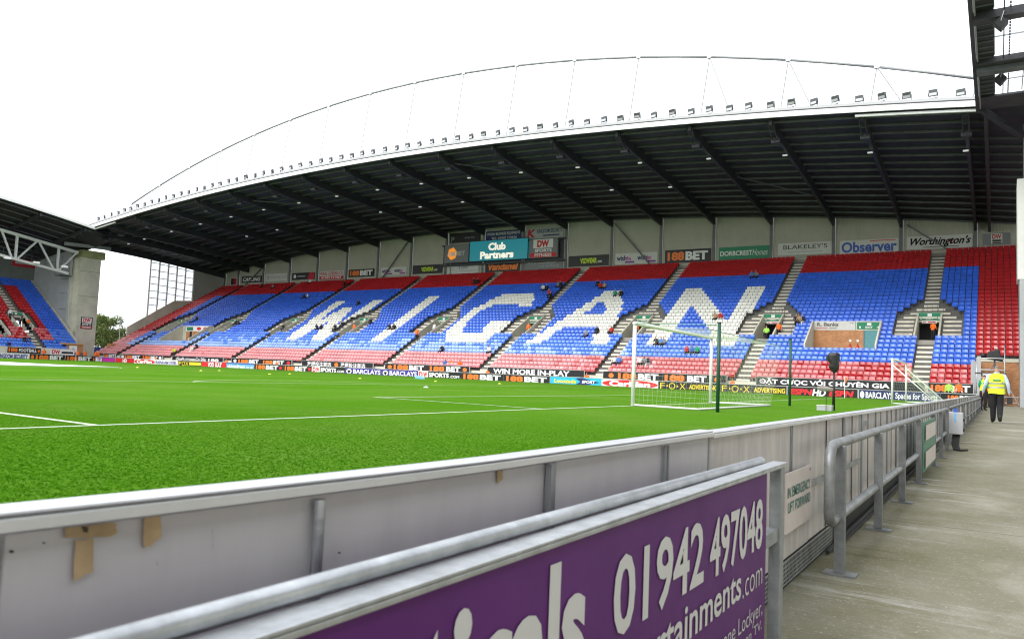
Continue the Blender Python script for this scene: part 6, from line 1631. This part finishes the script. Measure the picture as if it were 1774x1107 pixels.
# people of the far end
FARP = [(18, 541, 'stand', 'cloth_white', K, 'person in white standing in the stairway of the far end stand'), (24, 545, 'stand', 'cloth_white', 'cloth_grey', 'second person in white on the steps of the far end stand'),
        (35, 557, 'stand', 'cloth_black', K, 'dark clad person on the steps of the far end stand'), (49, 558, 'reach', 'hi_orange', K, 'orange jacketed steward leaning at the steps of the far end stand'),
        (9, 579, 'stand', 'cloth_grey', 'cloth_grey', 'grey clad person standing at the left edge in the far end stand'), (43, 589, 'sit', K, K, 'dark clad person sitting left of the far stand steps'), (51, 587, 'sit', 'cloth_navy', K, 'navy clad person sitting next to the far stand steps'),
        (16, 597, 'lean', 'cloth_navy', K, 'navy clad person leaning in the lowest blue seats of the far end stand')]
for px, py, pose, top, legs, lab in FARP:
    d = ray(px, py); S = FRI/TR; off = .6 if pose in ('sit', 'lean') else .9
    tt = (FZ+off+S*(FX-CAM.x)-CAM.z)/(d.z+S*d.x); Q = CAM+d*tt; i = max(0, int((FX-Q.x)/TR)); 
    zz = fz(7) if (7 <= i < 12 and abs(Q.y-32.2) < 1.1) else fz(i)
    person(Q.x, Q.y, zz, pose, top, legs, lab, math.pi/2+rs_.uniform(-.4, .4))
for px, py, lab in ((77, 604, 'orange jacketed steward standing at the foot of the far stand steps'), (135, 616, 'left of two orange stewards before the brick kiosk'), (147, 617, 'right of two orange stewards before the brick kiosk'), (166, 617, 'left of the pair of orange stewards by the blue hoarding'), (170, 617, 'right of the pair of orange stewards by the blue hoarding')):
    Q = at(px, py, 'X', -107.0 if px > 100 else -107.6); person(Q.x, Q.y, -.15, 'stand', 'hi_orange', K, lab, math.pi/2)
# trees and a lamp post beyond the gap
def tree(name, lab, x, y, h, r, seed, dens, trunk=.3, z0=-.3):
    R_ = random.Random(seed); root = thing(name, lab, 'tree', (x, y, z0))
    t = MB(); t.tube([(x, y, z0), (x+.1, y, z0+h*.25), (x, y+.1, z0+h*.5), (x+.1, y, z0+h*.85)], [trunk, trunk*.8, trunk*.5, trunk*.12], 8)
    tips = []
    for k in range(26):
        a = R_.uniform(0, 6.28); b = z0+h*R_.uniform(.22, .75); ln = r*R_.uniform(.5, 1.)*(1.1-.6*abs((b-z0)/h-.5)); e = (x+ln*math.cos(a), y+ln*math.sin(a), b+ln*R_.uniform(.2, .7))
        t.tube([(x, y, b), ((x+e[0])/2, (y+e[1])/2, (b+e[2])/2-.1), e], [trunk*.3, trunk*.18, .02], 5); tips.append(e); tips.append(((x+e[0])/2, (y+e[1])/2, (b+e[2])/2+.3))
    t.build('trunk', 'bark', root)
    t = MB()
    for cx, cy, cz in tips:
        cr = r*R_.uniform(.22, .40)
        for _ in range(dens):
            d = Vector((R_.gauss(0, 1), R_.gauss(0, 1), R_.gauss(0, .8))).normalized()*cr*R_.uniform(.4, 1)
            c = Vector((cx, cy, cz))+d; u = Vector((R_.gauss(0, 1), R_.gauss(0, 1), R_.gauss(0, 1))).normalized(); v = u.orthogonal().normalized(); s = R_.uniform(.10, .22)
            t.poly([c-u*s, c-v*s*.6, c+u*s, c+v*s*.6])
    t.build('crown', 'leaf', root)
tree('leafy_tree', 'dense green tree with browning leaves rising behind the blue hoarding', -150, 64.5, 10.4, 3.9, 2, 420)
tree('leafy_tree', 'lower bushy green tree left behind the concrete pier edge', -152, 61.0, 8.8, 3.6, 5, 380)
tree('sparse_tree', 'thin sparse tree beside the end wall of the long stand', -150, 69.2, 8.0, 2.4, 9, 60, .2)
tree('leafy_tree', 'low green bush filling the gap above the blue hoarding', -146, 66.6, 5.4, 3.0, 12, 360)
lp = thing('lamp_post', 'thin pale lamp post among the trees between the stands', 'lamp post', (-140, 62.3, -.3)); t = MB(); t.tube([(-140, 62.3, -.3), (-140, 62.3, 7.9)], .07, 6); t.build('pole', 'galv_dull', lp)
t = MB(); t.box(-140.3, -139.6, 62.1, 62.5, 7.905, 8.1); t.build('lamp_head', 'galv_dull', lp)

# ------------------------------------------------------------------ near right: pier, brick flank, camera platform, roof overhead
np_ = thing('corner_pier', 'pale concrete pier at the right edge, white above and grey below', 'pier', (12, 41.5, -.3))
t = MB(); t.box(10.62, 14, 40, 43.2, -.3, 9.0); t.build('lower_shaft', 'pier_grey', np_)
t = MB(); t.box(10.50, 14, 39.97, 43.2, 9.005, 16.3); t.build('upper_shaft', 'pier_white', np_)
t = MB(); t.box(10.9, 11.25, 41.0, 41.4, 16.305, 20.6); t.build('steel_stub', 'column', np_)
pf = thing('camera_platform', 'aluminium scaffold platform for the television camera by the brick wall', 'platform', (8.8, 42, -.12))
x0, x1, yf, yr = 7.95, 9.72, 41.6, 42.9
zt = 2.95
for x, y, h in ((x0, yf, 3.4), (x1, yf, 4.3), (x0, yr, 3.4), (x1, yr, 3.4)):
    t = MB(); t.tube([(x, y, FLOOR), (x, y, h)], .035, 8); t.build('standard', 'galv', pf, smooth=True)
for z in (.5, 1.3, 1.9, 2.5, 3.35):
    t = MB(); t.tube([(x0, yf, z), (x1, yf, z)], .035, 8); t.tube([(x0, yr, z), (x1, yr, z)], .03, 8); t.build('ledger', 'white_steel', pf, smooth=True)
t = MB(); t.box(x0-.1, x1+.1, yf-.05, yr+.1, 2.2, 2.28); t.build('deck', 'steel_dark', pf)
t = MB(); t.box(x0+.03, x0+.28, yf-.03, yf+.02, FLOOR, 3.5); t.build('side_board', 'mid_grey', pf)
t = MB(); t.tube([(x1, yf, 1.75), (10.55, yf-.2, .0)], .03, 8); t.build('raker', 'galv', pf)
t = MB(); t.tube([(x1, yf-.1, .55), (10.75, yf-.1, .55), (10.75, yf-.1, .1), (x1, yf-.1, .1)], .025, 8); t.tube([(10.5, yf-.1, .1), (10.5, yf-.1, .55)], .025, 8); t.build('foot_rail', 'galv', pf)
tvb = at(1723, 618, 'Y', 42.1)
tv = thing('television_camera', 'black broadcast camera with rain cover on top of the scaffold platform', 'camera', (tvb.x, 42.1, 3.3))
t = MB(); t.hexa([(tvb.x-.50, 41.6, 3.32), (tvb.x+.55, 41.7, 3.12), (tvb.x+.55, 42.4, 3.12), (tvb.x-.50, 42.3, 3.32)], [(tvb.x-.44, 41.65, 3.84), (tvb.x+.30, 41.75, 4.06), (tvb.x+.30, 42.35, 4.06), (tvb.x-.44, 42.25, 3.84)]); t.build('body', 'black', tv, bevel=.07)
t = MB() #, (tvb.x+.40, 41.8, 3.20), (tvb.x+.40, 42.3, 3.20), (tvb.x-.35, 42.2, 3.30)], [(tvb.x-.30, 41.7, 3.68), (tvb.x+.22, 41.8, 3.92), (tvb.x+.22, 42.3, 3.92), (tvb.x-.30, 42.2, 3.68)]); t.build('body', 'black', tv, bevel=.05)
t = MB(); t.tube([(tvb.x-.51, 42.0, 3.55), (tvb.x-.92, 42.0, 3.60)], .17, 10); t.build('lens', 'black', tv, smooth=True)
t = MB(); t.box(tvb.x-.02, tvb.x+.20, 41.9, 42.2, 4.07, 4.2); t.build('viewfinder', 'white_dull', tv, bevel=.02)
t = MB(); t.tube([(tvb.x, 42.0, 2.29), (tvb.x, 42.0, 3.22)], .06, 8); t.tube([(tvb.x-.05, 42, 2.9), (tvb.x-.4, 41.8, 2.29)], .025, 6); t.tube([(tvb.x+.05, 42, 2.9), (tvb.x+.4, 41.8, 2.29)], .025, 6); t.build('pedestal', 'steel_char', tv)
op = person(tvb.x-.35, 42.55, 1.1, 'sit', 'cloth_tan', K, 'tan clad person partly hidden among the bars of the scaffold platform', 0, 'hair_dark')
op.location.z = 2.28-1.3
t = MB(); t.box(tvb.x-.7, tvb.x+.2, 42.35, 42.75, 1.36, 1.42); o = t.build('seat_plank', 'wood_box', pf)
hoarding('platform_board', 'white equipment labels board hung on the scaffold platform', (x0+.35, yf-.06, 1.95), (.75, 0, 0), (0, 0, .3), .02, 'cloth_grey', [('r', .1, .55, .25, .75, 'white_print')], 'board')
# roof of the near end stand over the walkway
nr = thing('near_roof', 'dark roof edge with clear panels over the walkway at the right', 'roof', (11, 24, 20.8))
ZR = 20.8
RY0, RY1 = 9., 37.0
t = MB(); t.box(8.02, 8.22, RY0, RY1, ZR-.15, ZR+.5); t.build('fascia', 'steel_dark', nr)
t = MB(); t.box(8.26, 8.34, RY0, RY1, ZR-.12, ZR-.02); t.build('gutter_pipe', 'galv_dull', nr)
t = MB(); t.box(8.24, 9.15, RY0, RY1, ZR+.10, ZR+.2); t.build('eaves_sheet', 'roof_under', nr)
for k in range(34):
    y = RY0+.2+k*.82
    t = MB(); t.box(8.35, 9.12, y, y+.06, ZR+.02, ZR+.098); t.build('eaves_rib', 'steel_char', nr)
for k, (ya, yb) in enumerate(((9.2, 20.6), (21.4, 27.3), (28.9, 34.2))):
    n = max(1, int((yb-ya)/2.0))
    for i in range(n):
        for xa in (9.2, 10.7, 12.2):
            t = MB(); a, b = ya+(yb-ya)*i/n, ya+(yb-ya)*(i+1)/n; t.box(xa+.02, xa+1.46, a+.03, b-.03, ZR+.12, ZR+.14); t.build('clear_panel', 'polycarbonate', nr)
        t = MB(); y = ya+(yb-ya)*i/n; t.box(9.16, 13.8, y-.025, y+.02, ZR+.04, ZR+.115); t.build('glazing_bar', 'galv_dull', nr)
    for xa in (9.16, 10.68, 12.18):
        t = MB(); t.box(xa-.03, xa+.03, ya, yb, ZR+.145, ZR+.22); t.build('glazing_bar', 'galv_dull', nr)
for ya, yb, dz in ((20.65, 21.35, -.35), (27.35, 28.0, -.25), (28.05, 28.85, -.5), (34.3, 37.0, -.05)):
    t = MB(); t.box(8.23, 14, ya, yb, ZR+dz, ZR+.09); t.build('cross_beam', 'steel_dark' if dz > -.5 else 'steel_char', nr)
t = MB(); t.beam((8.3, 36.6, ZR-.1), (10.9, 41.0, ZR-.9), .22, .35); t.build('corner_strut', 'steel_dark', nr)
t = MB(); t.beam((8.3, 36.9, ZR+.05), (12.0, 43.0, ZR-1.6), .5, .25); t.build('corner_strut', 'steel_dark', nr)
t = MB(); t.tube([(9.62, RY0, ZR-.05), (9.62, 34, ZR-.05)], .03, 6); t.build('conduit', 'steel_dark', nr)
t = MB()
for k in range(60):
    y = RY0+k*.42; t.box(9.86, 9.94, y, y+.14, ZR-.04, ZR+.05)
tag(t.build('cable_clips', 'black', nr), kind='stuff')
for y, lab in ((20.9, 'black loudspeaker hung under the near roof, the upper one at the picture top'), (29.4, 'black loudspeaker hung under the near roof below the cross beam')):
    x = 9.45; s = thing('loudspeaker', lab, 'loudspeaker', (x, y, ZR-.2))
    t = MB(); pts = [(-.34, .02), (.02, -.40), (.36, .0), (.06, .34)]
    t.hexa([(x+a, y-.25, ZR-.65+b) for a, b in pts][:4], [(x+a, y+.25, ZR-.65+b) for a, b in pts][:4]); t.build('cabinet', 'black', s, bevel=.02)
    t = MB(); t.beam((x+.02, y-.27, ZR-.6), (x+.18, y-.27, ZR-.02), .04, .03); t.beam((x+.02, y+.27, ZR-.6), (x+.18, y+.27, ZR-.02), .04, .03); t.build('bracket', 'white_steel', s)

# the rest of the near stand's roof and rear, which shade the walkway
for ya, yb in ((-70, -40), (-40.0+.01, -10), (-9.99, 8.95)):
    t = MB(); t.box(8.24, 13.9, ya, yb, ZR+.10, ZR+.2); t.build('clear_strip', 'polycarbonate', nr)
t = MB(); t.box(8.02, 8.22, -70, RY0-.01, ZR-.15, ZR+.5); t.build('fascia', 'steel_dark', nr)
for xa, xb, za_, zb_, m in ((14.01, 26, .1, -1.4, 'polycarbonate'), (26.01, 34, -1.4, -2.5, 'roof_under')):  # out of view; clear part widened to let more light onto the wall panels
    t = MB(); t.hexa([(xa, -70, ZR+za_), (xb, -70, ZR+zb_), (xb, 37, ZR+zb_), (xa, 37, ZR+za_)], [(xa, -70, ZR+za_+.1), (xb, -70, ZR+zb_+.1), (xb, 37, ZR+zb_+.1), (xa, 37, ZR+za_+.1)]); t.build('clear_strip' if m != 'roof_under' else 'roof_sheet', m, nr)
ns = thing('near_stand', 'terraced near end stand behind the walkway, outside the right edge', 'stand', (24, -15, -.2))
t = MB(); t.hexa([(16.1, -70, -.3), (34, -70, -.3), (34, 37, -.3), (16.1, 37, -.3)], [(16.1, -70, 1.0), (34, -70, 12), (34, 37, 12), (16.1, 37, 1.0)]); t.build('terrace', 'concrete_pale', ns)
t = MB(); t.box(34.05, 34.3, -70, 37, -.3, ZR-2.5); t.build('rear_wall', 'cladding_grey', ns)
